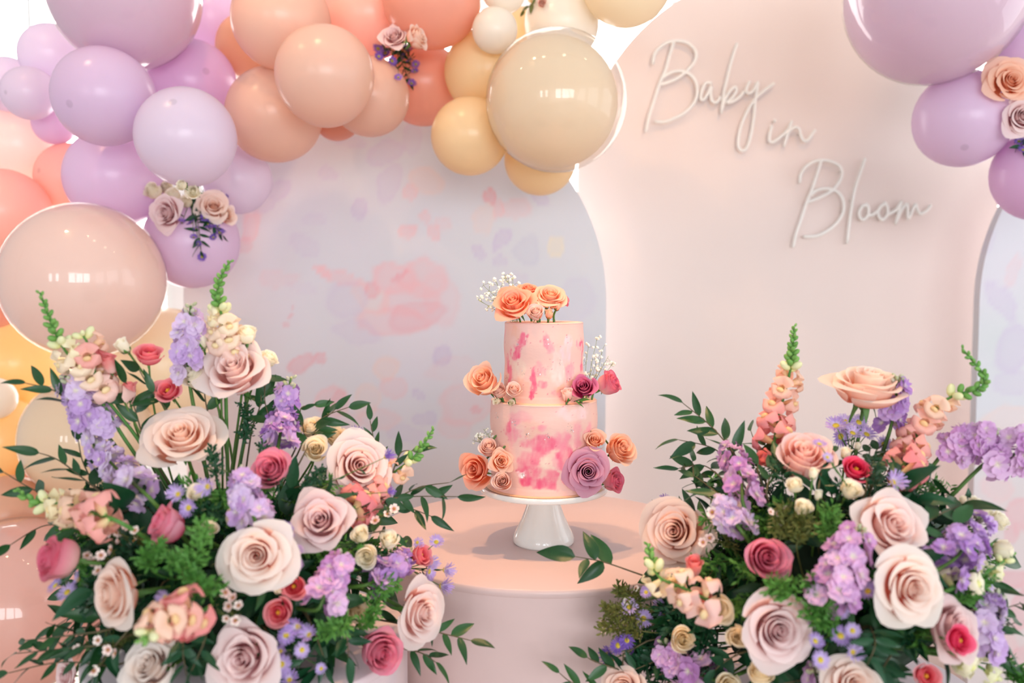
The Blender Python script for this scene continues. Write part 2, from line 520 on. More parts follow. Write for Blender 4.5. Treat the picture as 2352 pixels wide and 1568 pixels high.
# --- watercolour print: blotches listed by where they sit on the panel
PINK, ROSE, LILAC, GREY, CREAM_C, PEACHC = (232, 178, 182), (226, 150, 160), (196, 180, 208), (196, 194, 208), (232, 214, 180), (232, 196, 186)
BLOT = [ # px, py, rx, ry, rot, colour, strength  (big peony)
 (905, 640, 60, 42, .1, PINK, .75), (975, 640, 55, 45, -.3, PINK, .6), (850, 690, 55, 30, .5, PEACHC, .5), (940, 690, 70, 45, 0, PINK, .55),
 (1010, 690, 45, 70, -.2, PINK, .35), (900, 740, 90, 32, .1, PINK, .6), (960, 730, 70, 32, -.3, ROSE, .35), (780, 640, 60, 16, .35, PINK, .6),
 (920, 635, 25, 8, -.5, ROSE, .8), (845, 665, 18, 22, .5, ROSE, .6), (790, 690, 50, 40, .3, LILAC, .35), (820, 760, 60, 25, .2, LILAC, .35), (740, 625, 26, 9, .4, PINK, .7),
 # scattered petals
 (932, 532, 20, 18, 0, PINK, .75), (997, 535, 22, 20, .3, PINK, .7), (970, 500, 16, 22, 0, PINK, .6), (1020, 510, 24, 18, .4, PINK, .35), (940, 445, 14, 14, 0, PINK, .6),
 (975, 420, 40, 30, .2, PEACHC, .45), (1125, 455, 14, 22, .3, ROSE, .75), (1145, 480, 16, 20, 0, PINK, .7), (1190, 480, 36, 26, -.2, PINK, .4), (1110, 500, 26, 30, 0, PEACHC, .4),
 (1155, 550, 24, 22, 0, LILAC, .75), (1100, 578, 20, 16, 0, LILAC, .7), (1150, 597, 18, 14, 0, LILAC, .55), (1215, 575, 26, 34, .2, GREY, .7), (1280, 565, 20, 26, -.3, CREAM_C, .7),
 (830, 480, 18, 26, .3, LILAC, .7), (895, 420, 26, 50, .2, LILAC, .45), (880, 345, 50, 26, -.4, LILAC, .5), (755, 400, 24, 20, .3, LILAC, .45), (640, 430, 34, 22, -.6, LILAC, .6), (600, 470, 20, 30, .5, LILAC, .5),
 (575, 520, 26, 34, .2, PINK, .6), (560, 555, 18, 18, 0, ROSE, .35), (1245, 455, 26, 12, .3, LILAC, .6), (1320, 690, 46, 60, .1, LILAC, .25), (1330, 780, 30, 40, 0, GREY, .3),
 (690, 838, 30, 22, -.2, ROSE, .6), (733, 828, 16, 15, 0, ROSE, .65), (668, 710, 6, 6, 0, ROSE, .5), (665, 730, 6, 6, 0, ROSE, .5), (655, 748, 7, 7, 0, ROSE, .45),
 (880, 842, 30, 28, 0, PEACHC, .6), (900, 885, 36, 26, .2, PINK, .45), (760, 920, 40, 36, .2, PINK, .6), (770, 910, 18, 16, 0, ROSE, .5), (840, 915, 34, 40, 0, PEACHC, .5), (870, 960, 50, 30, .3, PINK, .4), (800, 970, 40, 30, 0, PINK, .35),
 (1015, 820, 20, 22, .6, LILAC, .75), (965, 905, 22, 10, .6, LILAC, .6), (975, 960, 30, 18, -.3, LILAC, .6), (1070, 930, 60, 50, 0, PINK, .45), (1085, 940, 16, 12, 0, ROSE, .6), (1040, 980, 40, 26, .2, PINK, .35), (930, 1000, 40, 20, 0, LILAC, .4),
 (800, 325, 40, 16, .2, LILAC, .35), (950, 320, 26, 40, .1, LILAC, .35), (1180, 640, 30, 20, 0, LILAC, .3), (700, 560, 40, 24, .3, LILAC, .3), (720, 500, 30, 16, 0, LILAC, .25), (640, 640, 50, 20, 0, PINK, .25), (690, 660, 40, 14, .1, LILAC, .2), (1040, 850, 60, 30, 0, PINK, .2)]
BLOT_R = [(2300, 690, 26, 60, -.5, LILAC, .55), (2325, 800, 40, 60, .3, LILAC, .6), (2330, 620, 16, 40, .3, PINK, .35), (2275, 560, 12, 30, 0, LILAC, .3), (2330, 880, 50, 30, 0, LILAC, .4), (2310, 960, 60, 30, 0, PEACHC, .5),
 (2345, 1180, 30, 40, 0, ROSE, .5), (2290, 1130, 40, 30, .2, PINK, .4), (2320, 1330, 40, 22, .3, ROSE, .6), (2345, 1400, 30, 50, 0, ROSE, .5), (2330, 1230, 16, 16, 0, ROSE, .5), (2300, 1480, 40, 40, 0, PINK, .5), (2345, 1520, 30, 40, .3, ROSE, .5), (2290, 1060, 60, 30, 0, PEACHC, .5), (2345, 1010, 40, 26, 0, PEACHC, .5)]
def watercolour(Y, blots, seed):
    k = Y / F
    def paint(x, z):
        n = fbm(x * 1.6 + 7, z * 1.6 + 3, seed)[:, None]
        n2 = fbm(x * 3.3 + 17, z * 3.3 + 9, seed + 9)[:, None]
        c = np.array([202, 205, 213.]) * (1 - n) + np.array([215, 209, 213.]) * n
        c = c + (n2 - .5) * np.array([12, 2, 10.])
        low = np.clip((1.02 - z) / .35, 0, 1)[:, None]            # warmer wash at the foot of the print
        c = c * (1 - low * .55) + np.array([216, 194, 188.]) * low * .55
        wx = (fbm(x * 14, z * 14, seed + 3) - .5) * .05; wz = (fbm(x * 14 + 40, z * 14, seed + 5) - .5) * .05
        for (px, py, rx, ry, rot, col, s) in blots:
            p = at(px, py, Y)
            dx = x + wx - p.x; dz = z + wz - p.z
            a = (dx * math.cos(rot) - dz * math.sin(rot)) / (rx * k); b = (dx * math.sin(rot) + dz * math.cos(rot)) / (ry * k)
            d = np.sqrt(a * a + b * b)
            m = np.clip((1.12 - d) / .3, 0, 1); m = m * m * (3 - 2 * m)
            m = m * (.62 + .38 * np.exp(-((d - .9) / .18) ** 2)) * s * .85
            c = c * (1 - m[:, None]) + np.array(col, float) * m[:, None]
        c = np.clip(c, 0, 255) / 255
        return np.where(c <= .04045, c / 12.92, ((c + .055) / 1.055) ** 2.4)
    return paint
M_PRINT = mat_paint('watercolour_print', .55)
kW = YW / F
zsW = at(907, 690, YW).z
arch_panel(at(907, 700, YW).x, YW, 485 * kW, zsW, 'pale grey arch panel printed with pink watercolour flowers, behind the cake', M_PRINT, watercolour(YW, BLOT, 3), 190, 150, 80)
YW2 = 2.66
arch_panel(at(2250, 700, YW2).x + 485 * kW, YW2, 485 * kW, zsW, 'grey watercolour flower arch panel beside the lettered blush arch', M_PRINT, watercolour(YW2, BLOT_R, 21), 140, 120, 60)
M_BLUSH = mat_plain('blush_paint', (219, 202, 195), .6, noise=.012, scale=2)
arch_panel(at(1809, 500, YB).x, YB, 479 * YB / F, at(1809, 418, YB).z, 'tall blush pink arch panel carrying the white script lettering', M_BLUSH)

# ================================================================== script lettering on the blush arch
M_NEON = mat_plain('neon_tube_white', (226, 222, 216), .35)
def word(name, label, org, sc, letters):
    YN = YB - .022
    def P(x, y): return at(org[0] + x / sc, org[1] + y / sc, YN)
    allp = [P(*p) for L in letters for st in L for p in st]
    c = sum(allp, Vector()) / len(allp)
    e = empty(name, c, label, 'sign', 'white script words on the arch')
    for L in letters:
        mb = MB()
        for st in L:
            pts = [P(*p) - c for p in st]
            if len(pts) == 1:
                mb.blob(pts[0], .0062, 10, 6)
            else:
                mb.tube(smooth_poly(pts, 5), .0056, 8)
                for q in (pts[0], pts[-1]): mb.blob(q, .0057, 8, 5)
            q = pts[len(pts) // 2]
            mb.tube([q, q + Vector((0, .022, 0))], .003, 6)      # stand-off into the panel
        link('letter', mb.mesh('letter', M_NEON), e)
word('script_word_sign', 'white script word Baby mounted on the blush arch', (1460, 80), 5.406, [
 [[(470, 100), (420, 260), (370, 440), (300, 600), (235, 800), (170, 1000), (130, 1190)],
  [(215, 350), (235, 240), (300, 160), (400, 95), (520, 75), (650, 105), (735, 190), (750, 270), (720, 350), (660, 420), (600, 480), (480, 560), (310, 620)],
  [(330, 540), (430, 470), (560, 450), (670, 490), (740, 570), (765, 680), (750, 790), (690, 890), (590, 980), (450, 1050), (350, 1080), (250, 1080)]],
 [[(930, 600), (870, 600), (820, 700), (810, 800), (850, 800), (900, 720), (940, 640), (930, 740), (950, 820), (1000, 840), (1050, 780)]],
 [[(1255, 120), (1190, 320), (1140, 520), (1100, 700), (1065, 960)], [(1065, 950), (1100, 820), (1170, 700), (1230, 650), (1250, 690), (1200, 780), (1130, 840), (1200, 830), (1290, 770), (1340, 710)]],
 [[(1410, 590), (1370, 680), (1400, 730), (1460, 690), (1515, 590), (1500, 720), (1480, 850), (1470, 1000), (1440, 1200), (1390, 1380), (1330, 1440), (1280, 1400), (1275, 1300), (1310, 1130), (1380, 960), (1480, 800), (1600, 690), (1710, 610)]]])
word('script_word_sign', 'small white script word in mounted on the blush arch', (1740, 250), 14.7, [
 [[(470, 600), (410, 850), (390, 1020), (430, 1120), (540, 1110), (700, 1000), (880, 860), (1010, 720)], [(575, 400)]],
 [[(1140, 440), (1010, 850), (900, 1230)], [(960, 1000), (1010, 850), (1130, 690), (1290, 620), (1400, 700), (1440, 850), (1500, 1000), (1580, 1090), (1700, 1050), (1820, 880), (1930, 740)]]])
word('script_word_sign', 'white script word Bloom mounted on the blush arch', (1790, 350), 6.357, [
 [[(610, 120), (540, 350), (460, 580), (390, 750), (310, 1000), (240, 1200), (205, 1370)],
  [(300, 430), (310, 330), (370, 230), (470, 150), (600, 115), (740, 130), (860, 190), (910, 270), (905, 360), (860, 450), (790, 540), (700, 600), (560, 670), (430, 720)],
  [(470, 620), (530, 560), (650, 530), (790, 550), (880, 610), (935, 720), (935, 850), (890, 960), (810, 1060), (690, 1150), (540, 1220), (370, 1230)]],
 [[(1245, 100), (1180, 300), (1110, 500), (1070, 700), (1030, 950), (990, 1310)]],
 [[(1290, 780), (1220, 780), (1165, 870), (1180, 960), (1230, 980), (1290, 920), (1300, 830), (1270, 760)], [(1290, 920), (1360, 910), (1430, 860)]],
 [[(1560, 760), (1500, 770), (1440, 860), (1460, 950), (1510, 980), (1570, 920), (1580, 820), (1540, 740)], [(1570, 910), (1640, 880), (1710, 830), (1780, 720)]],
 [[(1780, 720), (1740, 870), (1700, 1030)], [(1715, 990), (1780, 850), (1850, 760), (1870, 800), (1870, 930), (1890, 960), (1940, 850), (1990, 760), (2010, 830), (2050, 890), (2110, 880), (2170, 830), (2205, 780)]]])

# ================================================================== cake stand and cake
CK = Vector((.0595, 1.585, TZ))
M_CERAMIC = mat_plain('white_ceramic', (232, 228, 222), .12, spec=.6)
st = empty('cake_stand', CK, 'white glazed ceramic cake stand with flared foot under the cake', 'cake stand')
v, f, u = lathe([(.001, .003), (.05, .001), (.056, 0), (.0577, .004), (.0572, .012), (.053, .022), (.0465, .034), (.0395, .050), (.0335, .066), (.0295, .080), (.0275, .086), (.0278, .089), (.0255, .092), (.025, .096)], 64)
link('foot', mesh('foot', v, f, M_CERAMIC, u), st)
PT = .1105
v, f, u = lathe([(.001, .094), (.03, .0945), (.085, .0965), (.112, .0985), (.1185, .1005), (.1195, .104), (.1195, .109), (.1185, PT), (.117, PT), (.1155, PT - .0016), (.06, PT - .0018), (.001, PT - .0018)], 96)
link('plate', mesh('plate', v, f, M_CERAMIC, u), st)

CZ = TZ + PT - .0018
HOT, MIDP, PALEP, CREAMP, PEACHP = (232, 92, 124), (236, 144, 156), (232, 186, 178), (234, 204, 184), (232, 174, 148)
def cake_paint(R, zbase, blots, seed):
    def paint(ang, z):
        n = fbm(ang * 2.2 + 5, z * 14 + 2, seed)[:, None]
        c = np.array(PALEP, float) * (1 - n) + np.array([232, 186, 168.]) * n
        st_ = fbm(ang * 9, z * 45, seed + 2); wa = (fbm(ang * 7, z * 60, seed + 4) - .5); wz_ = (fbm(ang * 7 + 50, z * 60, seed + 6) - .5)
        fine = np.clip(.35 + 1.5 * (fbm(ang * 16, z * 60, seed + 20) - .15), .25, 1.25)
        for (px, py, rx, ry, rot, col, s) in blots:
            q = (px - 1250) * .000809 / R
            q = max(-.999, min(.999, q))
            a0 = math.asin(q)                                     # angle round the tier, 0 faces the room
            Yp = CK.y - R * math.cos(a0)
            z0 = at(px, py, Yp).z
            da = (ang - a0) * R + wa * .03; dz = z - z0 + wz_ * .02
            rxm, rym = rx * .000809, ry * .000809
            a = (da * math.cos(rot) - dz * math.sin(rot)) / rxm; b = (da * math.sin(rot) + dz * math.cos(rot)) / rym
            m = np.clip((1.25 - np.sqrt(a * a + b * b)) / .55, 0, 1); m = m * m * (3 - 2 * m) * s * (.5 + .7 * st_)
            m = np.clip(m * fine, 0, 1)
            c = c * (1 - m[:, None]) + np.array(col, float) * m[:, None]
        sp = fbm(ang * 60, z * 300, seed + 11, 2)
        m = np.clip((sp - .86) / .05, 0, .6)[:, None]
        c = c * (1 - m) + np.array([206, 84, 112.]) * m
        c = np.clip(c, 0, 255) / 255
        return np.where(c <= .04045, c / 12.92, ((c + .055) / 1.055) ** 2.4)
    return paint
def tier(name, R, zb, zt, paint, parent, n=240, m=90):
    H = zt - zb
    prof = [(R * 1.0, zb + H * k / m) for k in range(m)]
    prof = [(r + .0009 * math.sin(z * 90) + (.0012 if (z - zb) < .01 else 0), z) for r, z in prof]
    prof += [(R - .0006, zt - .0015), (R - .0025, zt - .0002), (R - .006, zt), (R * .7, zt), (R * .3, zt), (.001, zt)]
    v, f, u = lathe(prof, n)
    arr = np.array(v)
    ang = np.arctan2(arr[:, 0], -arr[:, 1])
    cols = paint(ang, arr[:, 2])
    rr = np.hypot(arr[:, 0], arr[:, 1])
    top = (arr[:, 2] >= zt - .0001)
    tp = np.array(lin((243, 196, 172)))
    cols[top] = tp
    wob = (fbm(ang * 3, arr[:, 2] * 12, 31) - .5) * .0012
    arr[:, 0] *= 1 + wob / np.maximum(rr, .01); arr[:, 1] *= 1 + wob / np.maximum(rr, .01)
    arr[:, 2] -= CZ
    o = link(name, mesh(name, arr.tolist(), f, M_ICING, u, True, cols), parent)
    return o
M_ICING = mat_paint('buttercream', .5, .25, .3)
cake = empty('tiered_cake', (CK.x, CK.y, CZ), 'two tier pink watercolour buttercream cake on the white stand', 'cake')
v, f, u = lathe([(.001, 0), (.1075, 0), (.1085, .001), (.1075, .002), (.001, .002)], 80)
link('cake_board', mesh('cake_board', v, f, mat_plain('cake_board', (226, 176, 140), .5), u), cake)
ZB = CZ + .002; Z2 = 1.1715; Z1 = 1.3155
BL = [(1190, 960, 30, 14, 0, MIDP, .6), (1180, 1000, 16, 26, .2, MIDP, .9), (1168, 980, 14, 16, 0, HOT, .6), (1245, 1020, 40, 18, .1, HOT, .85), (1232, 1045, 20, 24, 0, HOT, .8), (1205, 1060, 26, 22, 0, HOT, .6), (1215, 1085, 26, 16, 0, HOT, .75),
 (1228, 1110, 36, 12, 0, HOT, .95), (1262, 1098, 16, 16, 0, HOT, .7), (1268, 1112, 10, 10, 0, HOT, .6), (1295, 1050, 18, 40, 0, HOT, .75), (1300, 1085, 10, 22, .1, HOT, .7), (1288, 1015, 14, 20, 0, MIDP, .8), (1322, 1000, 12, 30, 0, MIDP, .7), (1330, 1080, 8, 30, 0, HOT, .6), (1345, 990, 12, 20, 0, MIDP, .6),
 (1255, 1065, 14, 20, 0, CREAMP, .9), (1203, 1090, 8, 8, 0, (250, 240, 230), .9), (1220, 985, 22, 20, 0, PEACHP, .5), (1160, 1050, 12, 40, 0, PEACHP, .6), (1250, 955, 60, 12, 0, PALEP, .5), (1310, 950, 40, 16, 0, (244, 206, 206), .7), (1275, 1065, 10, 14, 0, MIDP, .6), (1240, 985, 14, 10, 0, MIDP, .8)]
BT = [(1200, 785, 12, 20, .5, HOT, 1.0), (1187, 808, 14, 14, .3, HOT, .95), (1205, 775, 10, 12, 0, HOT, .8), (1168, 830, 7, 20, 0, HOT, .7), (1172, 862, 9, 24, 0, HOT, .75), (1252, 785, 9, 14, .2, HOT, .6), (1258, 795, 12, 14, 0, MIDP, .7), (1240, 850, 14, 16, 0, MIDP, .8),
 (1226, 865, 8, 24, .15, HOT, .95), (1222, 893, 10, 14, .2, HOT, 1.0), (1217, 908, 8, 6, 0, HOT, .9), (1244, 886, 8, 10, .6, HOT, .6), (1333, 800, 6, 24, 0, HOT, 1.0), (1334, 840, 6, 20, 0, HOT, 1.0), (1325, 795, 8, 12, 0, MIDP, .8), (1305, 850, 12, 20, .4, MIDP, .7), (1300, 800, 14, 30, .2, (246, 200, 206), .6),
 (1310, 878, 14, 10, .5, PEACHP, .9), (1278, 905, 14, 10, 0, MIDP, .7), (1285, 893, 12, 10, 0, PEACHP, .8), (1190, 850, 18, 24, 0, CREAMP, .7), (1185, 765, 20, 12, 0, PEACHP, .6), (1196, 885, 18, 14, 0, PEACHP, .6), (1275, 840, 16, 40, 0, (246, 218, 212), .6), (1160, 800, 5, 60, 0, MIDP, .8)]
tier('tier', .0995, ZB, Z2, cake_paint(.0995, ZB, BL, 5), cake)
tier('tier', .0737, Z2 - .0005, Z1, cake_paint(.0737, Z2, BT, 15), cake)
M_SILVER = mat_plain('silver_leaf', (235, 235, 235), .25, 1.0)
def flake(px, py, R):
    a0 = math.asin(max(-.99, min(.99, (px - 1250) * .000809 / R)))
    p = at(px, py, CK.y - R * math.cos(a0))
    mb = MB()
    for k in range(6):
        c = Vector((random.uniform(-.004, .004), -.0006 - .0006 * random.random(), random.uniform(-.005, .005)))
        d = [Vector((random.uniform(-.0016, .0016), random.uniform(-.0008, .0008), random.uniform(-.0022, .0022))) for _ in range(4)]
        mb.add([c + q for q in d], [(0, 1, 2), (0, 2, 3)])
    o = link('silver_leaf_flake', mb.mesh('silver_leaf_flake', M_SILVER, False), cake)
    o.location = (R * math.sin(a0) * 1.006, -R * math.cos(a0) * 1.006, p.z - CZ)
    o.rotation_euler = (0, 0, a0)
for (px, py) in ((1191, 796), (1252, 783), (1165, 866), (1203, 855), (1237, 857), (1301, 872), (1285, 832)): flake(px, py, .0737)
for (px, py) in ((1145, 955), (1178, 965), (1186, 970), (1203, 1092), (1252, 1003), (1300, 980), (1306, 985), (1213, 1000)): flake(px, py, .0995)

# ================================================================== balloons
def balloon_mesh(name, seed):
    r = random.Random(seed)
    def fn(u, v):
        th = 2 * PI * u; ph = PI * (1 - v)          # v = 1 at the pole facing away from the neck (+z)
        x, y, z = math.sin(ph) * math.cos(th), math.sin(ph) * math.sin(th), math.cos(ph)
        k = 1.0
        if z < 0:
            k = 1 - .10 * (z * z) ** 1.5
            z *= 1.10
        neck = max(0, (-z - 1.02) / .08)
        return (x * k, y * k, z * .985 - .06 * neck ** 2)
    v, f, u = grid(40, 28, fn, True)
    return mesh(name, v, f, None, u)
BALLOON = balloon_mesh('balloon_body', 1)
def knot_mesh():
    v, f, u = lathe([(.001, -1.30), (.085, -1.29), (.10, -1.26), (.05, -1.22), (.04, -1.18), (.075, -1.14), (.08, -1.11), (.05, -1.07), (.04, -1.04)], 14)
    return mesh('knot', v, f, None, u)
KNOT = knot_mesh()
M_CLEAR = mat_clear('clear_latex')
BMAT = {}
def bmat(key, c, **k):
    kk = key + ('_tip' if k.get('spot', 1) else '')
    if kk not in BMAT: BMAT[kk] = mat_balloon('latex_' + kk, c, **k)
    return BMAT[kk]
BC = dict(lav=(231, 206, 230), mauve=(226, 190, 222), palelav=(236, 221, 236), lilacpink=(234, 204, 228), peach=(241, 205, 186), tan=(232, 184, 154), coral=(241, 180, 158), salmon=(250, 202, 188),
          pinkpale=(252, 229, 221), cream=(250, 225, 182), creamlight=(250, 234, 206), white=(246, 238, 226), yellow=(250, 218, 158), blush=(246, 214, 204))
BALLOONS = []
def balloon(*a, **k):
    BALLOONS.append([list(a), k])
def make_balloon(px, py, r, Y, key, label, tip=None, clear=None, group=None, spot=False):
    """tip: (az, el) of the pole; clear: (dx, dy, factor) of a smaller coloured balloon inside a clear one"""
    c = at(px, py, Y); R = r * Y / F
    e = empty('balloon', c, label, 'balloon', group)
    if tip is None:
        tip = (random.uniform(-70, 70), random.uniform(-50, 35))
    az, el = math.radians(tip[0]), math.radians(tip[1])
    d = Vector((math.sin(az) * math.cos(el), -math.cos(az) * math.cos(el), math.sin(el)))
    q = d.to_track_quat('Z', 'Y')
    m = bmat(key, BC[key], spot=.32 if spot else 0)
    if clear:
        b = link('outer_skin', BALLOON, e, M_CLEAR)
        b.scale = (R,) * 3; b.rotation_mode = 'QUATERNION'; b.rotation_quaternion = q
        i = link('inner_balloon', BALLOON, e, m)
        i.scale = (R * clear[2],) * 3; i.rotation_mode = 'QUATERNION'; i.rotation_quaternion = q
        i.location = (clear[0] * R, R * .02, clear[1] * R)
        k = link('knot', KNOT, e, M_CLEAR)
    else:
        b = link('balloon_body', BALLOON, e, m)
        b.scale = (R,) * 3; b.rotation_mode = 'QUATERNION'; b.rotation_quaternion = q
        k = link('knot', KNOT, e, m)
    k.scale = (R * .9,) * 3; k.rotation_mode = 'QUATERNION'; k.rotation_quaternion = q
    return e
B0 = 2.36
GL = 'lavender balloons of the garland'; GP = 'peach balloons of the garland'; GC = 'cream balloons of the garland'
# lavender end of the garland
balloon(285, -22, 168, B0 - .05, 'lav', 'very large lavender balloon at the outer end of the garland', (20, 40), clear=(0, 0, .975))
balloon(118, 127, 70, B0, 'palelav', 'small pale lilac balloon beside the very large lavender balloon')
balloon(18, 192, 60, B0 + .05, 'palelav', 'small pale lilac balloon tucked behind its twin, by the window', (60, 40))
balloon(66, 214, 59, B0 - .07, 'palelav', 'small glossy pale lilac balloon with a grey tip, by the window', (-22, -10), spot=True)
balloon(238, 222, 110, B0 - .09, 'lav', 'lavender balloon with a dark tip below the very large one', (-16, -20), spot=True)
balloon(441, 192, 98, B0 - .02, 'mauve', 'deep mauve balloon wedged between lavender and peach balloons', (38, 5), spot=True)
balloon(427, 314, 111, B0 - .22, 'palelav', 'pale lavender balloon foremost in the lavender cluster', (5, 32), spot=True)
balloon(263, 408, 110, B0 - .12, 'lav', 'round lavender balloon above the pink transparent balloon')
balloon(545, 412, 78, B0 + .03, 'palelav', 'pale lavender balloon against the printed arch', (50, 10))
balloon(441, 556, 106, B0 - .02, 'lav', 'lavender balloon behind the trailing purple asters', (40, -40))
balloon(125, 282, 48, B0 + .06, 'lilacpink', 'small lilac pink balloon under the lavender cluster')
balloon(480, 45, 85, B0 + .10, 'lav', 'lavender balloon behind the mauve one')
# left column
balloon(45, 335, 88, B0 + .14, 'pinkpale', 'pale pink balloon behind the lilac ones, by the window')
balloon(163, 408, 78, B0 + .06, 'salmon', 'salmon balloon behind the round lavender balloon', (-28, 5), spot=True)
balloon(8, 486, 97, B0 + .0, 'salmon', 'salmon balloon beside the pink transparent balloon', (-40, 10))
balloon(193, 645, 178, B0 - .16, 'pinkpale', 'large transparent pink double layered balloon', (10, -20), clear=(0, 0, .975))
balloon(-25, 665, 90, B0 + .05, 'coral', 'coral balloon beyond the large transparent pink one')
balloon(385, 838, 132, B0 + .12, 'creamlight', 'cream balloon behind the purple stock flowers')
balloon(40, 835, 105, B0 + .08, 'yellow', 'warm yellow balloon behind the snapdragon tip')
balloon(-12, 915, 48, B0 - .18, 'white', 'small white balloon in front of the yellow ones')
balloon(0, 1010, 100, B0 + .04, 'yellow', 'warm yellow balloon under the small white one')
balloon(200, 1005, 145, B0 - .14, 'creamlight', 'large transparent cream double layered balloon', (10, -10), clear=(-.02, 0, .97))
balloon(120, 1165, 110, B0 - .02, 'coral', 'coral balloon below the large transparent cream one')
balloon(20, 1180, 90, B0 - .05, 'tan', 'orange tan balloon low in the garland')
balloon(40, 1392, 205, B0 - .30, 'salmon', 'very large transparent salmon balloon at the foot of the garland', (10, -10), clear=(0, 0, .97))
balloon(330, 1230, 110, B0 + .05, 'blush', 'blush balloon behind the bouquet by the garland')
# peach middle
balloon(645, 45, 110, B0 - .10, 'peach', 'glossy peach balloon with a bright streak, top of the peach cluster', (-20, 30))
balloon(746, 172, 111, B0 - .24, 'peach', 'peach balloon foremost in the peach cluster', (10, 50))
balloon(574, 108, 76, B0 + .0, 'tan', 'tan balloon behind the peach cluster', (-50, 0))
balloon(628, 262, 107, B0 - .12, 'peach', 'low peach balloon overlapping the printed arch', (-30, 20))
balloon(845, 36, 98, B0 - .02, 'salmon', 'pinkish peach balloon behind the tucked roses', (20, 20))
balloon(992, -8, 112, B0 - .10, 'coral', 'coral peach balloon above the tucked roses', (20, 30))
balloon(850, 222, 89, B0 - .12, 'peach', 'peach balloon under the trailing purple asters', (30, 10))
balloon(972, 194, 92, B0 - .0, 'coral', 'deep coral balloon between peach and cream ones', (20, 0))
balloon(772, 268, 54, B0 + .04, 'coral', 'coral balloon peeping from under the peach cluster')
# cream end
balloon(1118, 165, 96, B0 - .02, 'cream', 'cream yellow balloon behind the small white one', (-20, -30))
balloon(1136, 70, 51, B0 - .17, 'white', 'small white balloon resting on the cream cluster', (-50, -40))
balloon(1079, 313, 88, B0 - .06, 'cream', 'low cream balloon over the printed arch', (-20, -20))
balloon(1278, 232, 160, B0 - .20, 'creamlight', 'large transparent cream balloon with a window glinting in it', (10, -10), clear=(-.055, -.02, .925))
balloon(1241, 366, 82, B0 + .0, 'cream', 'cream balloon hanging below the large transparent one', (0, -50))
balloon(1290, 55, 84, B0 + .03, 'white', 'ivory balloon above the large transparent one')
balloon(1440, -48, 104, B0 - .02, 'creamlight', 'creamy balloon in front of the white window')
balloon(1158, -18, 48, B0 - .05, 'white', 'small ivory balloon beside the tiny tucked rose')
balloon(1205, 90, 70, B0 + .06, 'cream', 'cream balloon wedged behind the large transparent one')
# lavender end by the lettered arch
balloon(2150, -18, 198, B0 - .08, 'lav', 'very large lavender balloon hanging over the lettered arch', (-10, 30), clear=(.0, .0, .975))
balloon(2212, 274, 107, B0 - .08, 'lav', 'lavender balloon below the very large one by the lettered arch', (-24, -45), spot=True)
balloon(2392, 400, 106, B0 - .02, 'mauve', 'mauve balloon over the edge of the second printed arch', (-20, 0))
balloon(2375, 110, 95, B0 - .0, 'lav', 'lavender balloon behind the peach rose by the lettered arch', (-20, 0))

# let neighbouring balloons settle against each other in depth
for it in range(240):
    for i in range(len(BALLOONS)):
        a = BALLOONS[i][0]
        for j in range(i + 1, len(BALLOONS)):
            b = BALLOONS[j][0]
            ca, cb = at(*a[:2], a[3]), at(*b[:2], b[3])
            ra, rb = a[2] * a[3] / F, b[2] * b[3] / F
            if (ca - cb).length < .97 * (ra + rb):
                s = .004 if a[3] < b[3] else -.004
                wa = rb / (ra + rb)
                a[3] -= s * wa; b[3] += s * (1 - wa)
    for e in BALLOONS:
        a = e[0]
        over = a[0] > 380
        a[3] = max(1.75, min(a[3], (2.66 if over else 3.2) - a[2] * 2.4 / F))
# a balloon left hanging clear of its neighbours is brought back or forth until it touches one
def gap_at(i, Y):
    a = BALLOONS[i][0]
    c = at(a[0], a[1], Y); r = a[2] * Y / F
    return min((c - at(b[0][0], b[0][1], b[0][3])).length - r - b[0][2] * b[0][3] / F for j, b in enumerate(BALLOONS) if j != i)
for rep in range(2):
    for i in range(len(BALLOONS)):
        a = BALLOONS[i][0]
        g0 = gap_at(i, a[3])
        if -.010 <= g0 <= .0: continue
        top = (2.66 if a[0] > 380 else 3.2) - a[2] * 2.4 / F
        best = None
        for k in range(1, 160):
            for s in (1, -1):
                Y = a[3] + s * k * .003
                if not 1.75 < Y < top: continue
                g = gap_at(i, Y)
                if -.009 <= g <= -.001:
                    best = Y; break
            if best: break
        if best: a[3] = best
BALLS = [(at(a[0], a[1], a[3]), a[2] * a[3] / F) for a, k in BALLOONS]
for a, k in BALLOONS:
    make_balloon(*a, **k)

# ================================================================== flower building blocks
def petal_mesh(name, fn, nu=8, nv=6):
    v, f, u = grid(nu, nv, fn)
    return mesh(name, v, f, None, u)

def bez(p, t):
    a, b, c, d = p; s = 1 - t
    return (a[0] * s ** 3 + 3 * b[0] * s * s * t + 3 * c[0] * s * t * t + d[0] * t ** 3,
            a[1] * s ** 3 + 3 * b[1] * s * s * t + 3 * c[1] * s * t * t + d[1] * t ** 3)

